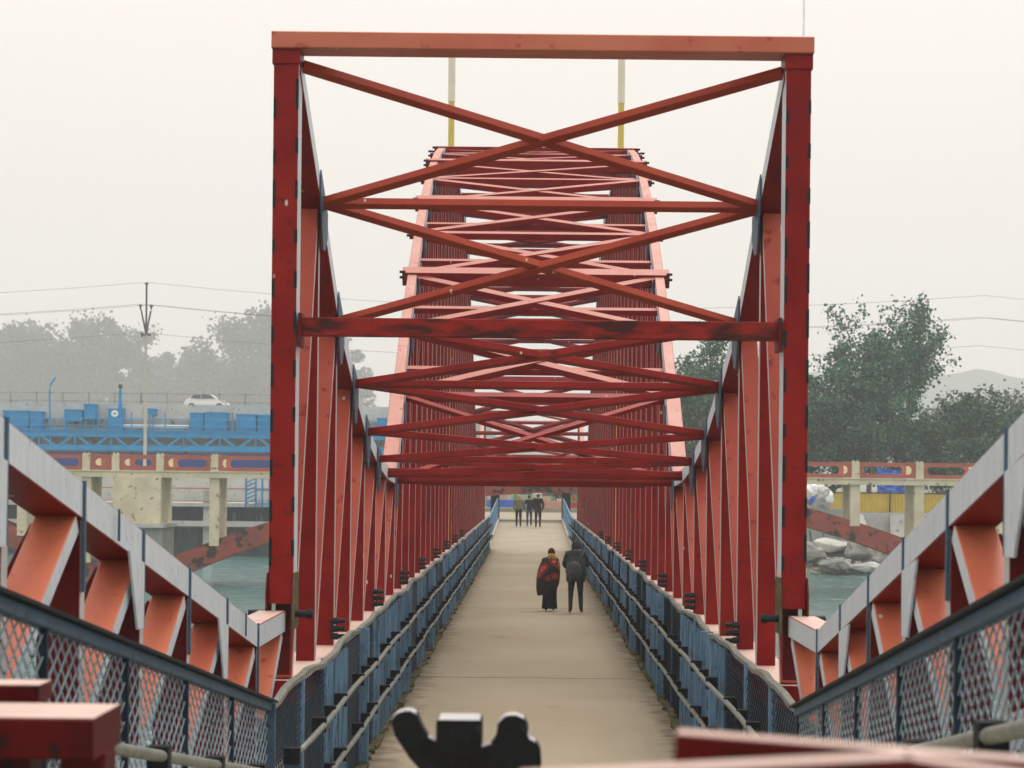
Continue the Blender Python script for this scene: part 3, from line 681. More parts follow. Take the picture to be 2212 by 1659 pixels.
# blue ladder tower in front of the barrage
T0, T1 = D(527, 1110, 140), D(578, 1110, 140)
LT = thing('ladder_tower', (T0.x, 140.2, 1.05), 'blue steel ladder frame standing on the barrage ledge', 'ladder')
zl, zh = 1.05, D(540, 1025, 140).z
for x in (T0.x, T0.x+0.75, T1.x-0.55, T1.x): MB().beam((x, 140.9, zl-0.3), (x, 140.9, zh), 0.13, 0.13, (0, 1, 0)).build('upright', DAMB, LT)
for i in range(8):
    z = zl+(zh-zl)*i/7; MB().beam((T0.x, 140.9, z), (T0.x+0.75, 140.9, min(zh, z+0.35)), 0.1, 0.1).build('rung', DAMB, LT)
for z in (zl, zl+1.0, zl+1.9, zh): MB().beam((T0.x+0.75, 140.9, z), (T1.x, 140.9, z), 0.1, 0.1).build('cross_bar', DAMB, LT)

# road parapet, railing and the white car
RR = thing('roadside_railing', (-60, 170.6, 9.4), 'grey post and rail fence along the far raised road', 'railing')
kb = MB(); kb.box((-200, 170.2, 8.9), (-16, 170.9, 9.6)); kb.build('road_parapet', PALEC, RR)
for z in (10.3, 11.1): MB().tube([(-200, 184.5, z+0.2), (-16, 184.5, z+0.2)], 0.05, 5).build('rail', CONC, RR)
x = -200
while x < -16: MB().box((x-0.06, 184.4, 9.4), (x+0.06, 184.6, 11.4)).build('post', CONC, RR); x += 2.6
def make_car():
    A = px(447, 886, 177); t = thing('car', (A.x, 177, 9.46), 'small white hatchback driving along the far raised road', 'car')
    X, Y, Z = A.x, 177, 9.46
    prof = [(-2.02, 0.32), (-2.08, 0.62), (-1.98, 0.95), (-1.70, 1.06), (-1.30, 1.44), (-0.75, 1.55), (-0.05, 1.55), (0.45, 1.44), (1.02, 1.05), (1.62, 0.92), (2.0, 0.74), (2.08, 0.5), (2.0, 0.28)]
    rings = []
    for (w, inset) in ((-0.80, 0.06), (-0.86, 0.0), (0.86, 0.0), (0.80, 0.06)):
        rings.append([Vector((X+p*(1-inset*0.3), Y+w*(1.0 if q < 1.0 else 0.84), Z+q-(inset*0.4 if q > 1.2 else 0))) for p, q in prof])
    MB().loft(rings).build('body', CARW, t)
    for sgn in (-1, 1):
        yv = Y+sgn*0.80
        for poly in ([(-1.45, 1.10), (-1.15, 1.40), (-0.48, 1.47), (-0.48, 1.08)], [(-0.42, 1.08), (-0.42, 1.47), (0.0, 1.47), (0.42, 1.38), (0.88, 1.07)]):
            MB().prism([(X+p, yv, Z+q) for p, q in poly], (0, sgn*0.03, 0)).build('window', GLASS, t)
        for wx in (-1.32, 1.30):
            wh = MB().tube([(X+wx, Y+sgn*0.70, Z+0.31), (X+wx, Y+sgn*0.88, Z+0.31)], 0.31, 18).build('wheel', BLK, t)
            MB().tube([(X+wx, Y+sgn*0.87, Z+0.31), (X+wx, Y+sgn*0.90, Z+0.31)], 0.19, 12).build('rim', CONC, wh)
        MB().box((X+1.85, Y+sgn*0.62-0.15, Z+0.68), (X+2.04, Y+sgn*0.62+0.15, Z+0.82), c=0.02).build('headlight', GLASS, t)
        MB().box((X-2.06, Y+sgn*0.66-0.1, Z+0.8), (X-1.96, Y+sgn*0.66+0.1, Z+1.0), c=0.02).build('tail_light', PARAPET, t)
make_car()

# ------------------------------------------------------------------ riverbank on the right
def boulder(c, r, seed, label):
    rnd = random.Random(seed); bm = bmesh.new()
    for q in range(26):
        v = Vector((rnd.gauss(0, 1), rnd.gauss(0, 1), rnd.gauss(0, 1))).normalized()*rnd.uniform(0.8, 1.1)
        bm.verts.new((v.x*r[0], v.y*r[1], v.z*r[2]))
    g = bmesh.ops.convex_hull(bm, input=bm.verts); bmesh.ops.delete(bm, geom=[v for v in bm.verts if not v.link_faces], context='VERTS')
    bmesh.ops.bevel(bm, geom=list(bm.edges), offset=0.06, segments=2, affect='EDGES', clamp_overlap=True)
    bmesh.ops.triangulate(bm, faces=bm.faces); bmesh.ops.subdivide_edges(bm, edges=bm.edges, cuts=1)
    for v in bm.verts: v.co += v.co.normalized()*(0.10*noise.noise(v.co*2.4+Vector((seed, 0, 0)))+0.05*noise.noise(v.co*6))
    me = bpy.data.meshes.new('boulder'); bm.to_mesh(me); bm.free(); me.materials.append(ROCK if seed % 3 else PALEC)
    o = bpy.data.objects.new('boulder', me); COL.objects.link(o); o.location = c; o.rotation_euler.z = seed
    return tag(o, label, 'rock', 'boulders along the riverbank')
BL = ((1752, 1195, 124, 1.1, 0.8, 'squarish boulder touching the right red tower on the bank'), (1800, 1222, 122.5, 2.0, 0.5, 'long flat slab of rock lowest by the water right of the tower'),
      (1872, 1226, 122.5, 1.6, 0.45, 'dark flat rock at the waterline left of the grey chord'), (1856, 1190, 125, 1.3, 0.9, 'blocky pale boulder under the red arch rib'),
      (1918, 1208, 123.5, 1.1, 0.8, 'boulder half hidden behind the right grey chord'), (1800, 1178, 126.5, 1.6, 0.55, 'low rock on the upper bank beside the tower'),
      (1835, 1166, 128, 1.2, 0.5, 'highest rock on the bank below the retaining wall'), (1965, 1226, 122.5, 1.5, 0.7, 'rock seen under the right approach chord'),
      (2090, 1216, 123, 1.6, 0.9, 'boulder at the waterline far right behind the approach truss'), (1690, 1205, 124, 1.2, 0.8, 'boulder seen between the right truss posts'))
for i_, (x, y, d, rx_, rz_, lab) in enumerate(BL):
    p = px(x, y, d); boulder((p.x, p.y, max(p.z, bankz(p.x, p.y)-0.1)), (rx_, 1.0, rz_), i_+1, lab)
rub = MB(); rr_ = random.Random(4)
for q in range(420):
    x = rr_.uniform(12, 42); y = rr_.uniform(121.5, 130); z = bankz(x, y); r_ = rr_.uniform(0.08, 0.30)
    pts = [Vector((x, y, z))+Vector((sx*r_*rr_.uniform(.6, 1.2), sy*r_*rr_.uniform(.6, 1.2), sz*r_*rr_.uniform(.4, .9))) for sx in (-1, 1) for sy in (-1, 1) for sz in (-1, 1)]
    rub.add(pts, [(0, 1, 3, 2), (4, 6, 7, 5), (0, 4, 5, 1), (2, 3, 7, 6), (0, 2, 6, 4), (1, 5, 7, 3)], q % 2)
tag(rub.build('rubble', [ROCK, PALEC]), 'loose stone rubble strewn over the right bank', 'rubble', kind='stuff')
RW = thing('retaining_wall', (24, 131, 0), 'pale concrete retaining wall below the yellow sheet fence', 'wall')
wz0, wz1 = -1.6, px(1940, 1108, 131).z
MB().box((6.3, 131.0, wz0), (60, 131.5, wz1), c=0.03).build('wall', PALEC, RW)
for k in range(12):
    x = 7.5+k*4.5; MB().prism([(x, 131.0, wz1-0.1), (x+2.6, 131.0, wz1-0.1), (x+3.0, 128.8, wz0+0.3), (x-0.3, 128.8, wz0+0.3)], (0, 0, -0.25)).build('apron_slab', PALEC if k % 2 else CONC, RW)
YF = thing('sheet_fence', (24, 132.6, wz1), 'yellow corrugated sheet fence on the right bank below the trees', 'fence')
zf1 = px(1940, 1067, 132.6).z
for k in range(22):
    x0 = 6.6+k*2.4; b = MB(); rows = [(x0+2.36*i/20, 132.6+(0.05 if i % 2 else 0)) for i in range(21)]
    b.add([(p, q, wz1-0.1) for p, q in rows]+[(p, q, zf1) for p, q in rows], [(i, i+1, 22+i, 21+i) for i in range(20)]); b.build('fence_sheet', YFEN, YF)
    MB().box((x0-0.05, 132.4, wz1-0.3), (x0+0.03, 132.5, zf1+0.25)).build('fence_post', BLACKM, YF)
MB().tube([(6.6, 132.45, zf1+0.05), (58, 132.45, zf1+0.05)], 0.05, 6).build('fence_rail', BLACKM, YF)
A, B_ = px(1895, 1008, 135.0), px(1972, 1066, 135.0)
b = MB(); n = 14; vs_ = []
for j in range(9):
    for i in range(n+1):
        vs_.append((A.x+(B_.x-A.x)*i/n, 135.0+0.25*noise.noise(Vector((i*0.5, j*0.6, 2))), A.z+(B_.z-A.z)*j/8-0.25*math.sin(math.pi*i/n)*(1-j/8)))
b.add(vs_, [(j*(n+1)+i, (j+1)*(n+1)+i, (j+1)*(n+1)+i+1, j*(n+1)+i+1) for j in range(8) for i in range(n)])
TPO = b.build('tarpaulin', TARP); tag(TPO, 'bright blue tarpaulin hung behind the yellow fence under the trees', 'tarpaulin')
md = TPO.modifiers.new('thick', 'SOLIDIFY'); md.thickness = 0.02
# sacks heaped on the arch bridge side
SK = thing('rubbish_heap', px(1765, 1070, 129), 'heap of white and blue plastic bags by the right tower', 'bags')
for k, (x, y, r, mm) in enumerate(((1752, 1062, 0.62, WHITE), (1772, 1068, 0.7, PALEC), (1762, 1078, 0.6, TARP), (1785, 1075, 0.55, WHITE), (1770, 1090, 0.75, CONC))):
    p = px(x, y, 129); bm = bmesh.new(); bmesh.ops.create_icosphere(bm, subdivisions=3, radius=r)
    for v in bm.verts: v.co *= 1+0.25*noise.noise(v.co*3+Vector((k, 0, 0)))
    me = bpy.data.meshes.new('bag'); bm.to_mesh(me); bm.free(); me.materials.append(mm); o = bpy.data.objects.new('bag', me); COL.objects.link(o); o.parent = SK; o.location = p-SK.location
MB().box((SK.location.x-1.4, 128.3, -2.0), (SK.location.x+1.8, 129.9, SK.location.z-0.9), c=0.05).build('platform', CONC, SK)

# ------------------------------------------------------------------ trees
def tree(name, base, h, rad, nl, ls, lm, label, seed, airy=0.4, group=None, trunk_r=0.25, low=0.2):
    rnd = random.Random(seed); base = Vector(base)
    t = thing(name, base, label, 'tree', group)
    tk = MB(); tips = []
    def branch(p, d, L, r, lev):
        pts = [p]; n = 4
        for i in range(n):
            d = (d+Vector((rnd.uniform(-1, 1), rnd.uniform(-1, 1), rnd.uniform(-0.3, 0.7)))*0.18).normalized(); p = p+d*L/n; pts.append(p)
        tk.tube(pts, r, 5 if lev else 8, r2=r*0.45)
        if lev >= 3: tips.extend(pts[1:]); return
        if lev >= 2: tips.extend(pts[2:])
        for k in range((7, 5, 4)[lev]):
            a = rnd.uniform(0, 6.283); e = rnd.uniform(0.35, 1.0); st = pts[rnd.choice((2, 3, 4)) if lev else rnd.choice((1, 2, 3, 4))]
            o = Vector((math.cos(a), math.sin(a), 0)); nd = (d*0.55+o*e+Vector((0, 0, 0.25))).normalized()
            branch(st, nd, L*rnd.uniform(0.48, 0.72), r*0.5, lev+1)
    branch(base+Vector((0, 0, 0)), Vector((0, 0, 1)), h*0.5, trunk_r, 0)
    tk.build('trunk', BARK, t)
    cr = MB(); c = base+Vector((0, 0, h*(0.5+low*0.5))); vz = h*(1-low)*0.5
    vs_ = []; fs = []
    def leaf(p, s_):
        a = Vector((rnd.gauss(0, 1), rnd.gauss(0, 1), rnd.gauss(0, 1))).normalized(); q = a.cross(Vector((rnd.gauss(0, 1), rnd.gauss(0, 1), rnd.gauss(0, 1)))).normalized()
        o = len(vs_); w = s_*0.42
        vs_.extend([p-a*s_*0.5, p+q*w-a*s_*0.1, p+a*s_*0.55, p-q*w+a*s_*0.05]); fs.append((o, o+1, o+2, o+3))
    cl_ = []
    for k in range(int(40+nl/260)):          # clumps inside the crown
        while True:
            u = Vector((rnd.uniform(-1, 1), rnd.uniform(-1, 1), rnd.uniform(-1, 1)))
            wz_ = 1-0.45*max(0, u.z)
            if Vector((u.x/wz_, u.y/wz_, u.z)).length < 1: break
        cl_.append((c+Vector((u.x*rad, u.y*rad, u.z*vz)), rnd.uniform(0.10, 0.22)*rad))
    for k in range(nl):
        if tips and rnd.random() < airy:
            p = rnd.choice(tips)+Vector((rnd.gauss(0, 0.35), rnd.gauss(0, 0.35), rnd.gauss(0, 0.35)))*(rad/4.5)
        else:
            q, rr = rnd.choice(cl_); g = Vector((rnd.gauss(0, 1), rnd.gauss(0, 1), rnd.gauss(0, 0.8))).normalized()
            p = q+g*rr*(0.55+0.55*rnd.random())
        leaf(p, ls*rnd.uniform(0.7, 1.35))
    cr.add(vs_, fs); cr.build('crown', lm, t)
    return t
def ground_at(x, y): return bankz(x, y) if y < 200 else 0
def rt(xpx, d, ytop, rad, nl, ls, lm, label, seed, airy, zb=None, low=0.12, name='tree'):
    p = px(xpx, ytop, d); z0 = ground_at(p.x, d) if zb is None else zb
    return tree(name, (p.x, d, z0-0.1), p.z-z0, rad, nl, ls, lm, label, seed, airy, 'trees beyond the river', 0.22, low)
rt(1880, 139, 640, 4.6, 20000, 0.25, LEAF1, 'tall airy tree with twiggy top right of the red tower', 5, 0.62)
rt(1800, 142, 760, 4.2, 14000, 0.25, LEAF1, 'bushy green tree half hidden by the right red post', 6, 0.45)
rt(1560, 141, 690, 5.2, 20000, 0.25, LEAF2, 'dense dark tree seen through the right side of the portal', 7, 0.40)
rt(1480, 147, 760, 4.8, 12000, 0.24, LEAF2, 'dark green tree close beside the far right truss', 8, 0.35)
rt(2110, 144, 840, 5.4, 18000, 0.26, LEAF2, 'broad yellowish green tree at the right edge behind the parapet', 9, 0.35)
rt(1990, 146, 900, 4.4, 14000, 0.26, LEAF2, 'low dark tree between the airy tree and the broad one', 10, 0.3)
rt(2240, 143, 890, 4.8, 9000, 0.24, LEAF2, 'dark tree cut off by the right picture edge', 12, 0.3)
rt(2060, 215, 850, 6.0, 6000, 0.40, LEAF3, 'pale bluish hazy tree top behind the broad right tree', 13, 0.3)
rt(2150, 220, 845, 6.5, 6000, 0.40, LEAF3, 'hazy round tree top rising at the far right', 14, 0.3)
rt(1690, 145, 900, 3.5, 7000, 0.26, LEAF2, 'low dark tree hidden behind the right truss posts', 15, 0.3)
rt(1190, 260, 1005, 9.0, 6000, 0.5, LEAF3, 'low hazy tree at the far end of the footbridge', 16, 0.3)
for xpx, d, yt, rad, sd_, lab in ((50, 330, 690, 9.5, 21, 'hazy domed tree at the left picture edge'), (215, 325, 685, 8.0, 22, 'hazy tall domed tree left of the utility pole'),
                            (560, 320, 672, 11.5, 23, 'hazy broad tree just left of the red tower'), (340, 345, 770, 7.0, 24, 'low hazy tree behind the utility pole'), (700, 335, 720, 9.0, 25, 'hazy tree seen through the left side of the portal'),
                            (440, 350, 765, 6.5, 26, 'low hazy tree above the white car'), (-40, 335, 720, 9, 27, 'hazy tree mostly cut off by the left edge'), (130, 350, 740, 8.0, 28, 'hazy tree between the two domed trees on the left')):
    d *= 2.4; rad *= 2.75
    p = px(xpx, yt, d); tree('tree', (p.x, d, 27.0), p.z-27.0, rad, 13000, 1.7, LEAF3, lab, sd_, 0.25, 'trees beyond the road', 0.8, 0.02)

# ------------------------------------------------------------------ people
SKIN = mat('skin', (0.30, 0.16, 0.10), (0.26, 0.13, 0.085), 20, 0.5)
HAIR = mat('hair', (0.010, 0.009, 0.009), None, rough=0.5)
def cloth(n, c, c2=None): return mat('cloth_'+n, c, c2 or tuple(v*0.7 for v in c), 9, 0.9, 0.15, bump=0.3, bscale=25)
C_BLACK = cloth('black', (0.010, 0.010, 0.012)); C_CHAR = cloth('charcoal', (0.040, 0.048, 0.054), (0.024, 0.028, 0.032)); C_GREYB = cloth('grey_bag', (0.075, 0.085, 0.092), (0.050, 0.058, 0.064))
C_NAVY = cloth('navy', (0.015, 0.022, 0.045)); C_JEAN = cloth('jeans', (0.035, 0.075, 0.13)); C_OLIVE = cloth('olive', (0.16, 0.15, 0.06)); C_MAROON = cloth('maroon', (0.09, 0.012, 0.018)); C_TEAL = cloth('dark_teal', (0.022, 0.034, 0.040))
C_TAN = cloth('tan', (0.45, 0.28, 0.20)); SHOE = mat('shoe', (0.02, 0.02, 0.022), (0.05, 0.05, 0.05), 12, 0.6); SOLE = mat('shoe_sole', (0.5, 0.48, 0.44), None, rough=0.7)
def shawl_mat():
    m = bpy.data.materials.new('patterned_shawl'); m.use_nodes = True; t = m.node_tree; b = t.nodes['Principled BSDF']; b.inputs['Roughness'].default_value = 0.9
    tcn = t.nodes.new('ShaderNodeTexCoord'); vo = t.nodes.new('ShaderNodeTexVoronoi'); vo.inputs['Scale'].default_value = 5.2; t.links.new(tcn.outputs['Object'], vo.inputs[0])
    cr = t.nodes.new('ShaderNodeValToRGB'); e = cr.color_ramp.elements; cr.color_ramp.interpolation = 'CONSTANT'
    e[0].position = 0; e[0].color = (0.60, 0.26, 0.03, 1); e[1].position = 0.12; e[1].color = (0.05, 0.006, 0.006, 1)
    for p, c in ((0.22, (0.60, 0.05, 0.025, 1)), (0.34, (0.012, 0.008, 0.008, 1)), (0.48, (0.36, 0.02, 0.014, 1)), (0.56, (0.012, 0.008, 0.008, 1))):
        q = e.new(p); q.color = c
    t.links.new(vo.outputs['Distance'], cr.inputs[0])
    sp_ = t.nodes.new('ShaderNodeSeparateXYZ'); t.links.new(tcn.outputs['Object'], sp_.inputs[0])
    mr = t.nodes.new('ShaderNodeMapRange'); mr.inputs[1].default_value = 0.66; mr.inputs[2].default_value = 0.80; t.links.new(sp_.outputs[2], mr.inputs[0])
    mi = t.nodes.new('ShaderNodeMixRGB'); mi.inputs[1].default_value = (0.010, 0.006, 0.006, 1); t.links.new(mr.outputs[0], mi.inputs[0]); t.links.new(cr.outputs[0], mi.inputs[2]); t.links.new(mi.outputs[0], b.inputs['Base Color'])
    return m
SHAWL = shawl_mat()
SCARF = mat('yellow_green_scarf', (0.30, 0.32, 0.03), (0.42, 0.10, 0.03), 9, 0.9, 0.1, (0.55, 0.45, 0.08), 14, 0.6)
EDGES = [('pelvis', 'spine'), ('spine', 'chest'), ('chest', 'neck'), ('neck', 'head'), ('head', 'crown'), ('head', 'nose')]
for q in 'LR':
    EDGES += [('pelvis', 'hip'+q), ('hip'+q, 'knee'+q), ('knee'+q, 'ankle'+q), ('ankle'+q, 'toe'+q), ('chest', 'sho'+q), ('sho'+q, 'elb'+q), ('elb'+q, 'wri'+q), ('wri'+q, 'hand'+q)]
RAD = dict(pelvis=(.15, .12), spine=(.145, .11), chest=(.17, .12), neck=(.062, .062), head=(.078, .092), crown=(.07, .082), nose=(.018, .018), hip=(.105, .10), knee=(.065, .065), ankle=(.048, .048), toe=(.04, .032), sho=(.075, .075), elb=(.055, .055), wri=(.038, .038), hand=(.036, .022))
def figure(loc, h, label, mats, J=None, fat=1.0, rz=0.0, group=None, cloth_scale=1.0):
    """one continuous body grown with a Skin modifier; mats: skin, top, legs, shoes"""
    k = h/1.70
    base = dict(pelvis=(0, 0, .93), spine=(0, .01, 1.12), chest=(0, .02, 1.33), neck=(0, .03, 1.49), head=(0, .05, 1.575), crown=(0, .045, 1.655), nose=(0, .14, 1.575))
    for q, s in (('L', -1), ('R', 1)):
        base.update({'hip'+q: (s*.09, 0, .88), 'knee'+q: (s*.10, .02, .48), 'ankle'+q: (s*.10, -.01, .09), 'toe'+q: (s*.115, .16, .04), 'sho'+q: (s*.19, .01, 1.40), 'elb'+q: (s*.26, -.03, 1.12), 'wri'+q: (s*.24, .08, .90), 'hand'+q: (s*.23, .11, .81)})
    base.update(J or {})
    names = list(base); ix = {n_: i for i, n_ in enumerate(names)}
    me = bpy.data.meshes.new('p'); me.from_pydata([Vector(base[n_])*k for n_ in names], [(ix[a], ix[b_]) for a, b_ in EDGES], [])
    o = bpy.data.objects.new('p', me); COL.objects.link(o)
    o.modifiers.new('skin', 'SKIN'); sb = o.modifiers.new('sub', 'SUBSURF'); sb.levels = 2; sb.render_levels = 2
    for n_ in names:
        r = RAD[n_] if n_ in RAD else RAD[n_[:-1]]; f_ = fat if n_[:3] in ('pel', 'spi', 'che', 'hip', 'sho', 'elb') else 1
        sv = me.skin_vertices[0].data[ix[n_]]; sv.radius = (r[0]*k*f_, r[1]*k*f_); sv.use_root = n_ == 'pelvis'
    dg = bpy.context.evaluated_depsgraph_get(); dg.update()
    m2 = bpy.data.meshes.new_from_object(o.evaluated_get(dg)); bpy.data.objects.remove(o)
    m2.materials.clear()
    for m_ in mats: m2.materials.append(m_)
    reg = {}
    for n_ in names: reg[n_] = 0 if n_ in ('head', 'crown', 'nose', 'neck') or n_.startswith('hand') else 2 if n_[:3] in ('hip', 'kne', 'ank') else 3 if n_.startswith('toe') else 1
    P_ = [(Vector(base[n_])*k, reg[n_]) for n_ in names]
    segs = [(Vector(base[a])*k, Vector(base[b_])*k, reg[a], reg[b_]) for a, b_ in EDGES]
    for f_ in m2.polygons:
        c = f_.center; best = (9, 0)
        for a, b_, ra, rb in segs:
            ab = b_-a; t_ = max(0, min(1, (c-a).dot(ab)/ab.length_squared)); dd_ = (c-a-ab*t_).length
            if dd_ < best[0]: best = (dd_, ra if t_ < (0.75 if (rb == 0 or rb == 3) else 0.5) else rb)
        f_.material_index = best[1]; f_.use_smooth = True
    ob = bpy.data.objects.new('person', m2); COL.objects.link(ob); ob.location = loc; ob.rotation_euler.z = rz
    tag(ob, label, 'person', group); ob['k'] = k
    return ob
def ell(name, parent, c, r, m, seed=0.0, amp=0.06, cut=None):
    """uneven ellipsoid in the parent's own frame (hair, hoods, bags)"""
    bm = bmesh.new(); bmesh.ops.create_uvsphere(bm, u_segments=20, v_segments=14, radius=1)
    if cut is not None: bmesh.ops.delete(bm, geom=[v for v in bm.verts if cut(v.co)], context='VERTS')
    for v in bm.verts:
        q = v.co*(1+amp*noise.noise(v.co*2.2+Vector((seed, 0, 0)))); v.co = Vector(c)+Vector((q.x*r[0], q.y*r[1], q.z*r[2]))
    for f_ in bm.faces: f_.smooth = True
    me = bpy.data.meshes.new(name); bm.to_mesh(me); bm.free(); me.materials.append(m)
    o = bpy.data.objects.new(name, me); COL.objects.link(o); o.parent = parent; return o
def part_local(mb, name, m, parent, smooth=True):
    o = mb.build(name, m); o.parent = parent
    if smooth: o.data.polygons.foreach_set('use_smooth', [True]*len(o.data.polygons))
    return o
# stooped person wrapped in a patterned shawl
pA = px(1187, 1322, 41.6)
A_ = figure((pA.x, 41.6, 0.0), 1.42, 'stooped person in a red and black patterned shawl walking along the deck', [SKIN, C_BLACK, C_BLACK, SHOE],
            dict(spine=(0.01, .05, 1.10), chest=(.01, .13, 1.30), neck=(.03, .20, 1.44), head=(.04, .25, 1.51), crown=(.04, .24, 1.60), nose=(.04, .34, 1.50), shoL=(-.17, .13, 1.36), shoR=(.19, .13, 1.36),
                 elbL=(-.24, .20, 1.12), wriL=(-.12, .34, 1.12), handL=(-.04, .38, 1.14), elbR=(.24, .20, 1.12), wriR=(.12, .34, 1.10), handR=(.05, .38, 1.12), kneeL=(-.09, .05, .47), ankleL=(-.09, -.06, .10), toeL=(-.10, .10, .04), kneeR=(.09, .03, .47), ankleR=(.10, .05, .09), toeR=(.11, .20, .04)), fat=1.05)
k = A_['k']; b = MB(); rings = []
for (z, cx, cy, rx_, ry_) in ((1.45, .03, .17, .075, .085), (1.41, .02, .14, .15, .12), (1.35, .01, .12, .225, .16), (1.22, -.01, .10, .27, .19), (1.05, -.03, .07, .30, .20), (.88, -.05, .05, .31, .20), (.72, -.07, .03, .30, .20), (.60, -.09, .02, .27, .19), (.52, -.15, .01, .18, .16)):
    rings.append([Vector(((cx+rx_*math.cos(a)*(1+.06*math.sin(5*a+z*3)))*k, (cy+ry_*math.sin(a)*(1+.05*math.sin(7*a)))*k, (z-(0.10*max(0, -math.cos(a-0.5)) if z < .8 else 0))*k)) for a in [2*math.pi*i/28 for i in range(28)]])
b.loft(rings); part_local(b, 'shawl', SHAWL, A_)
b = MB(); rings = []
for (z, rx_, ry_) in ((.62, .20, .15), (.40, .19, .14), (.20, .20, .14), (.07, .21, .15)):
    rings.append([Vector((rx_*math.cos(a)*(1+.05*math.sin(6*a))*k, (.03+ry_*math.sin(a))*k, z*k)) for a in [2*math.pi*i/24 for i in range(24)]])
b.loft(rings); part_local(b, 'skirt', C_BLACK, A_)
ell('headscarf', A_, (.04*k, .235*k, 1.575*k), (.098*k, .112*k, .125*k), C_MAROON, 1, cut=lambda v: v.y > 0.72)
ell('scarf', A_, (.045*k, .13*k, 1.44*k), (.115*k, .095*k, .115*k), SCARF, 4, 0.2)
# hooded person with a sling bag
pB = px(1243, 1325, 41.0)
B_p = figure((pB.x, 41.0, 0.0), 1.64, 'person in a dark hooded jacket carrying a grey sling bag', [SKIN, C_CHAR, C_TEAL, SHOE],
             dict(spine=(0, .05, 1.12), chest=(.0, .13, 1.31), neck=(.02, .20, 1.44), head=(.02, .26, 1.51), crown=(.02, .26, 1.59), nose=(.02, .35, 1.49), shoL=(-.19, .13, 1.36), shoR=(.19, .13, 1.36), elbL=(-.27, .14, 1.10), wriL=(-.18, .32, 1.02), handL=(-.10, .38, 1.03), elbR=(.28, .15, 1.10), wriR=(.26, .34, 1.08), handR=(.22, .42, 1.10),
                  kneeL=(-.11, .05, .48), ankleL=(-.12, -.07, .10), toeL=(-.13, .09, .04), kneeR=(.11, .03, .48), ankleR=(.13, .06, .09), toeR=(.15, .22, .04)), fat=1.12)
k = B_p['k']
ell('hood', B_p, (.02*k, .225*k, 1.535*k), (.118*k, .13*k, .135*k), C_CHAR, 2, 0.1, cut=lambda v: v.y > 0.75)
b = MB(); rings = []
for (z, rx_, ry_, cy) in ((1.30, .215, .15, .10), (1.10, .215, .155, .05), (.95, .22, .16, .02), (.82, .225, .165, .01), (.74, .215, .16, .01)):
    rings.append([Vector((rx_*math.cos(a)*(1+.04*math.sin(5*a+z*8))*k, (cy+ry_*math.sin(a))*k, (z+0.02*math.sin(3*a))*k)) for a in [2*math.pi*i/24 for i in range(24)]])
b.loft(rings); part_local(b, 'jacket', C_CHAR, B_p)
ell('sling_bag', B_p, (-.05*k, -.17*k, 1.00*k), (.19*k, .10*k, .20*k), C_GREYB, 6, 0.12)
b = MB(); b.tube([Vector(p)*k for p in ((.19, .12, 1.42), (.17, .0, 1.40), (.10, -.08, 1.26), (.0, -.14, 1.10), (-.10, -.17, 1.0))], 0.024*k, 6); part_local(b, 'strap', C_GREYB, B_p)
for ob_, m_ in ((A_, SOLE), (B_p, SOLE)): pass
# three people walking side by side near the far end
def deckz(y): return 0.0 if y < 79.5 else 0.0288*(y-79.5) if y < 105.5 else 0.72
def walker(xpx, d, h, label, mats, ph, hair=HAIR, fat=1.05, group='people at the far end of the footbridge', z=None, hood=False):
    p = px(xpx, 1130, d); s = ph
    J = dict(kneeL=(-.10, .10*s, .49), ankleL=(-.10, -.05+.18*s, .10), toeL=(-.11, .11+.18*s, .045), kneeR=(.10, .06-.04*s, .48), ankleR=(.10, -.02-.22*s, .12), toeR=(.11, .13-.20*s, .05), elbL=(-.27, -.04, 1.13), wriL=(-.23, .06, .93), handL=(-.20, .10, .87), elbR=(.27, -.04, 1.13), wriR=(.23, .06, .93), handR=(.20, .10, .87))
    o = figure((p.x, d, deckz(d) if z is None else z), h, label, mats, J, fat, group=group); kk = o['k']
    ell('hair', o, (0, .035*kk, 1.61*kk), (.088*kk, .10*kk, .10*kk), hair, d, 0.08, cut=lambda v: v.y > 0.45 and v.z < 0.5)
    return o
walker(1120, 97.5, 1.70, 'person in an olive jacket and dark trousers, leftmost of three walking abreast', [SKIN, C_OLIVE, C_BLACK, SHOE], 0.5, C_TAN)
walker(1143, 98.2, 1.66, 'person in a navy jacket and blue jeans in the middle of three walking abreast', [SKIN, C_NAVY, C_JEAN, SHOE], -0.7)
walker(1162, 97.0, 1.78, 'tall person in black, rightmost of three walking abreast', [SKIN, C_BLACK, C_BLACK, SHOE], 0.9, fat=1.15)
walker(1203, 136, 1.70, 'person in a maroon top and jeans standing at the stalls beyond the arch', [SKIN, C_MAROON, C_JEAN, SHOE], 0.2, z=0.75, group='people at the stalls')
walker(1222, 138, 1.72, 'person in dark clothes standing at the right of the stalls', [SKIN, C_BLACK, C_BLACK, SHOE], -0.3, z=0.75, group='people at the stalls')
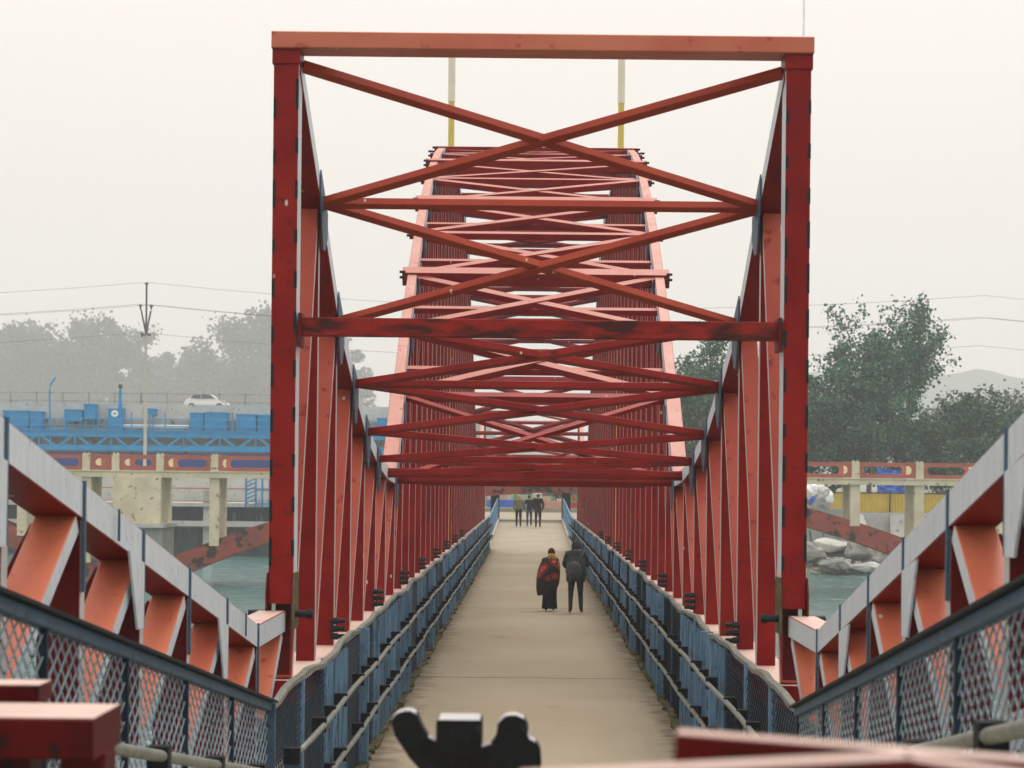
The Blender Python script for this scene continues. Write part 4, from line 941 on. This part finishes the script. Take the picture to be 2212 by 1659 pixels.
# stalls beyond the arch
def stall(xpx, d, w, label, top, front, goods):
    p = px(xpx, 1105, d); t = thing('market_stall', (p.x, d, 0.75), label, 'stall', 'stalls beyond the arch')
    MB().box((p.x-w/2, d-0.5, 1.45), (p.x+w/2, d+0.5, 1.55), c=0.02).build('table_top', top, t)
    MB().box((p.x-w/2+0.02, d-0.49, 0.95), (p.x+w/2-0.02, d-0.46, 1.46)).build('cloth_front', front, t)
    for sx in (-1, 1):
        for sy in (-1, 1): MB().beam((p.x+sx*(w/2-0.08), d+sy*0.4, 0.75), (p.x+sx*(w/2-0.08), d+sy*0.4, 1.45), 0.06, 0.06, (0, 1, 0)).build('leg', BLACKM, t)
    for i in range(6):
        x = p.x-w/2+0.2+i*(w-0.4)/5; MB().box((x-0.14, d-0.3, 1.55), (x+0.14, d+0.2, 1.65+random.uniform(0.05, 0.3)), c=0.04).build('goods', goods[i % len(goods)], t)
C_PINK = cloth('pink', (0.62, 0.33, 0.27)); C_GREEN = cloth('green', (0.10, 0.40, 0.12)); C_RED = cloth('red', (0.5, 0.06, 0.04)); C_WHITE = cloth('white', (0.6, 0.58, 0.52))
stall(1186, 134, 2.6, 'pink and green covered market stall beyond the arch', C_PINK, C_PINK, [C_GREEN, C_WHITE, C_PINK])
stall(1236, 136, 1.6, 'green and red covered market stall at the right beyond the arch', C_GREEN, C_RED, [C_GREEN, C_RED])
stall(1092, 138, 2.8, 'blue covered market stall at the left beyond the arch', TARP, TARP, [C_WHITE, C_GREEN, C_PINK])

# ------------------------------------------------------------------ red barrier in front of the camera
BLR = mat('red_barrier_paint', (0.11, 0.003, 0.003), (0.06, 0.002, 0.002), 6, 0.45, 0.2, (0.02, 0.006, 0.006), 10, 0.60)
BLT = mat('barrier_lit_top', (0.62, 0.47, 0.42), (0.54, 0.38, 0.33), 5, 0.5)  # sky light on the bars' upper faces, painted in as a pale colour
def barpt(x, y, d): return px(x, y, d)
G1 = thing('barrier_post', (barpt(120, 1600, 4.6).x, 4.6, 1.3), 'red box steel barrier frame at the lower left corner', 'barrier', 'red steel barriers by the camera')
a = barpt(-160, 1526, 4.6); c = barpt(243, 1526, 4.6)
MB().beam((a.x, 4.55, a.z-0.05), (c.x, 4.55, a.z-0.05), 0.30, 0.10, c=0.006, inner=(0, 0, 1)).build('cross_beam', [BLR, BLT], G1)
for xq in (40, 200):
    q = barpt(xq, 1600, 4.6); MB().box((q.x-0.055, 4.50, 1.3), (q.x+0.055, 4.62, a.z-0.10), c=0.006).build('upright', BLR, G1)
a2 = barpt(-160, 1480, 5.0); c2 = barpt(88, 1480, 5.0)
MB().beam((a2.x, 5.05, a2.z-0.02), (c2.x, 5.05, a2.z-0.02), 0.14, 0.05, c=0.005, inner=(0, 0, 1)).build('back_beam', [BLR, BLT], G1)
MB().box((a2.x+0.1, 5.0, 1.3), (a2.x+0.2, 5.1, a2.z-0.045)).build('back_upright', BLR, G1)
G2 = thing('barrier_post', (0.9, 2.2, 1.3), 'blurred red steel barrier with crossing bars at the lower right', 'barrier', 'red steel barriers by the camera')
dC = 2.3
p0, p1 = barpt(1462, 1592, dC), barpt(2350, 1640, dC)
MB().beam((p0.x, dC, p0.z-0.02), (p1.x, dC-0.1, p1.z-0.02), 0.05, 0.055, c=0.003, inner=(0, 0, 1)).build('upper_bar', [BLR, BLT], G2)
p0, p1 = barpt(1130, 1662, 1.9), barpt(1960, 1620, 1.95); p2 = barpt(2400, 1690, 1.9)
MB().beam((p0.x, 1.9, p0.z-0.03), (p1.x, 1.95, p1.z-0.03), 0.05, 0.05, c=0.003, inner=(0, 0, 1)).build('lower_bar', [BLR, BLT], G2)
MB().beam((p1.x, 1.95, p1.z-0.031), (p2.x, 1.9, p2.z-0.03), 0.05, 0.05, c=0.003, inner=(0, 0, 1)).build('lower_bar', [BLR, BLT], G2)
MB().box((p1.x-0.05, 1.85, 1.3), (p1.x+0.05, 2.4, p1.z-0.06)).build('upright', BLR, G2)
# black iron cleat between the barriers
dK = 5.2
CK = thing('iron_cleat', (barpt(1005, 1700, dK).x, dK, 1.3), 'black iron horned cleat with a square bolt head at the bottom centre', 'cleat')
IRON_TOP = mat('iron_lit_top', (0.50, 0.50, 0.52), (0.40, 0.41, 0.44), 14, 0.4)  # painted highlight for the cleat's upward faces
IRON = mat('cleat_iron', (0.004, 0.005, 0.006), (0.007, 0.010, 0.014), 30, 0.35, 0.22, (0.015, 0.035, 0.05), 40, 0.62)
ol = [(985, 1700), (930, 1690), (885, 1640), (852, 1590), (843, 1556), (856, 1540), (882, 1533), (900, 1541), (912, 1570), (925, 1592), (948, 1605), (985, 1612), (1040, 1614), (1062, 1606), (1072, 1590), (1075, 1562), (1090, 1546), (1112, 1543), (1134, 1552), (1142, 1570), (1140, 1588), (1146, 1597), (1158, 1602), (1168, 1618), (1170, 1650), (1160, 1700)]
b = MB(); b.prism([barpt(x, y, dK) for x, y in ol], (0, 0.07, 0)); 
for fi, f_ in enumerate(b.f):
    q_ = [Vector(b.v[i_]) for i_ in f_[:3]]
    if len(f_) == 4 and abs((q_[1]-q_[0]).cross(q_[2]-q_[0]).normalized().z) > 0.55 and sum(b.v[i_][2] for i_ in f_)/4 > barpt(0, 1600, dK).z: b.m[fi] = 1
hb = b.build('horned_plate', [IRON, IRON_TOP], CK)
bv = hb.modifiers.new('bevel', 'BEVEL'); bv.width = 0.008; bv.segments = 3
A1, B1 = barpt(944, 1550, dK), barpt(1041, 1625, dK)
b = MB(); b.beam(((A1.x+B1.x)/2, dK-0.05, (A1.z+B1.z)/2), ((A1.x+B1.x)/2, dK+0.10, (A1.z+B1.z)/2), B1.x-A1.x, A1.z-B1.z, c=0.006, inner=(0, 0, 1)); b.build('bolt_head', [IRON, IRON_TOP], CK)
b = MB(); b.tube([(barpt(1020, 1700, dK).x, dK+0.03, 1.3), (barpt(1020, 1700, dK).x, dK+0.03, barpt(0, 1690, dK).z)], 0.05, 12); b.build('stem', IRON, CK)
# slim grey lamp mast behind the right tower
q0 = px(1738, -60, 60)
LM = thing('lamp_mast', (q0.x, 60, ZW), 'slim pale grey mast rising above the right end of the top beam', 'mast')
MB().tube([(q0.x-0.05, 60, -3), (q0.x-0.05, 60, 6), (q0.x, 60, q0.z)], 0.06, 8, r2=0.035).build('shaft', GREY, LM, True)
MB().tube([(q0.x, 60, q0.z), (q0.x-0.6, 60, q0.z+0.25)], 0.03, 6).build('lamp_arm', GREY, LM)

# ------------------------------------------------------------------ haze
b = MB(); b.box((-1450, -250, -5), (1450, 1450, 178))
hz = b.build('haze', []); hz['kind'] = 'stuff'
hm = bpy.data.materials.new('haze'); hm.use_nodes = True; t = hm.node_tree; t.nodes.remove(t.nodes['Principled BSDF'])
pv = t.nodes.new('ShaderNodeVolumePrincipled'); pv.inputs['Color'].default_value = (0.90, 0.96, 1.0, 1); pv.inputs['Density'].default_value = 0.00085
pv.inputs['Anisotropy'].default_value = 0.2
t.links.new(pv.outputs[0], t.nodes['Material Output'].inputs['Volume']); hz.data.materials.append(hm)
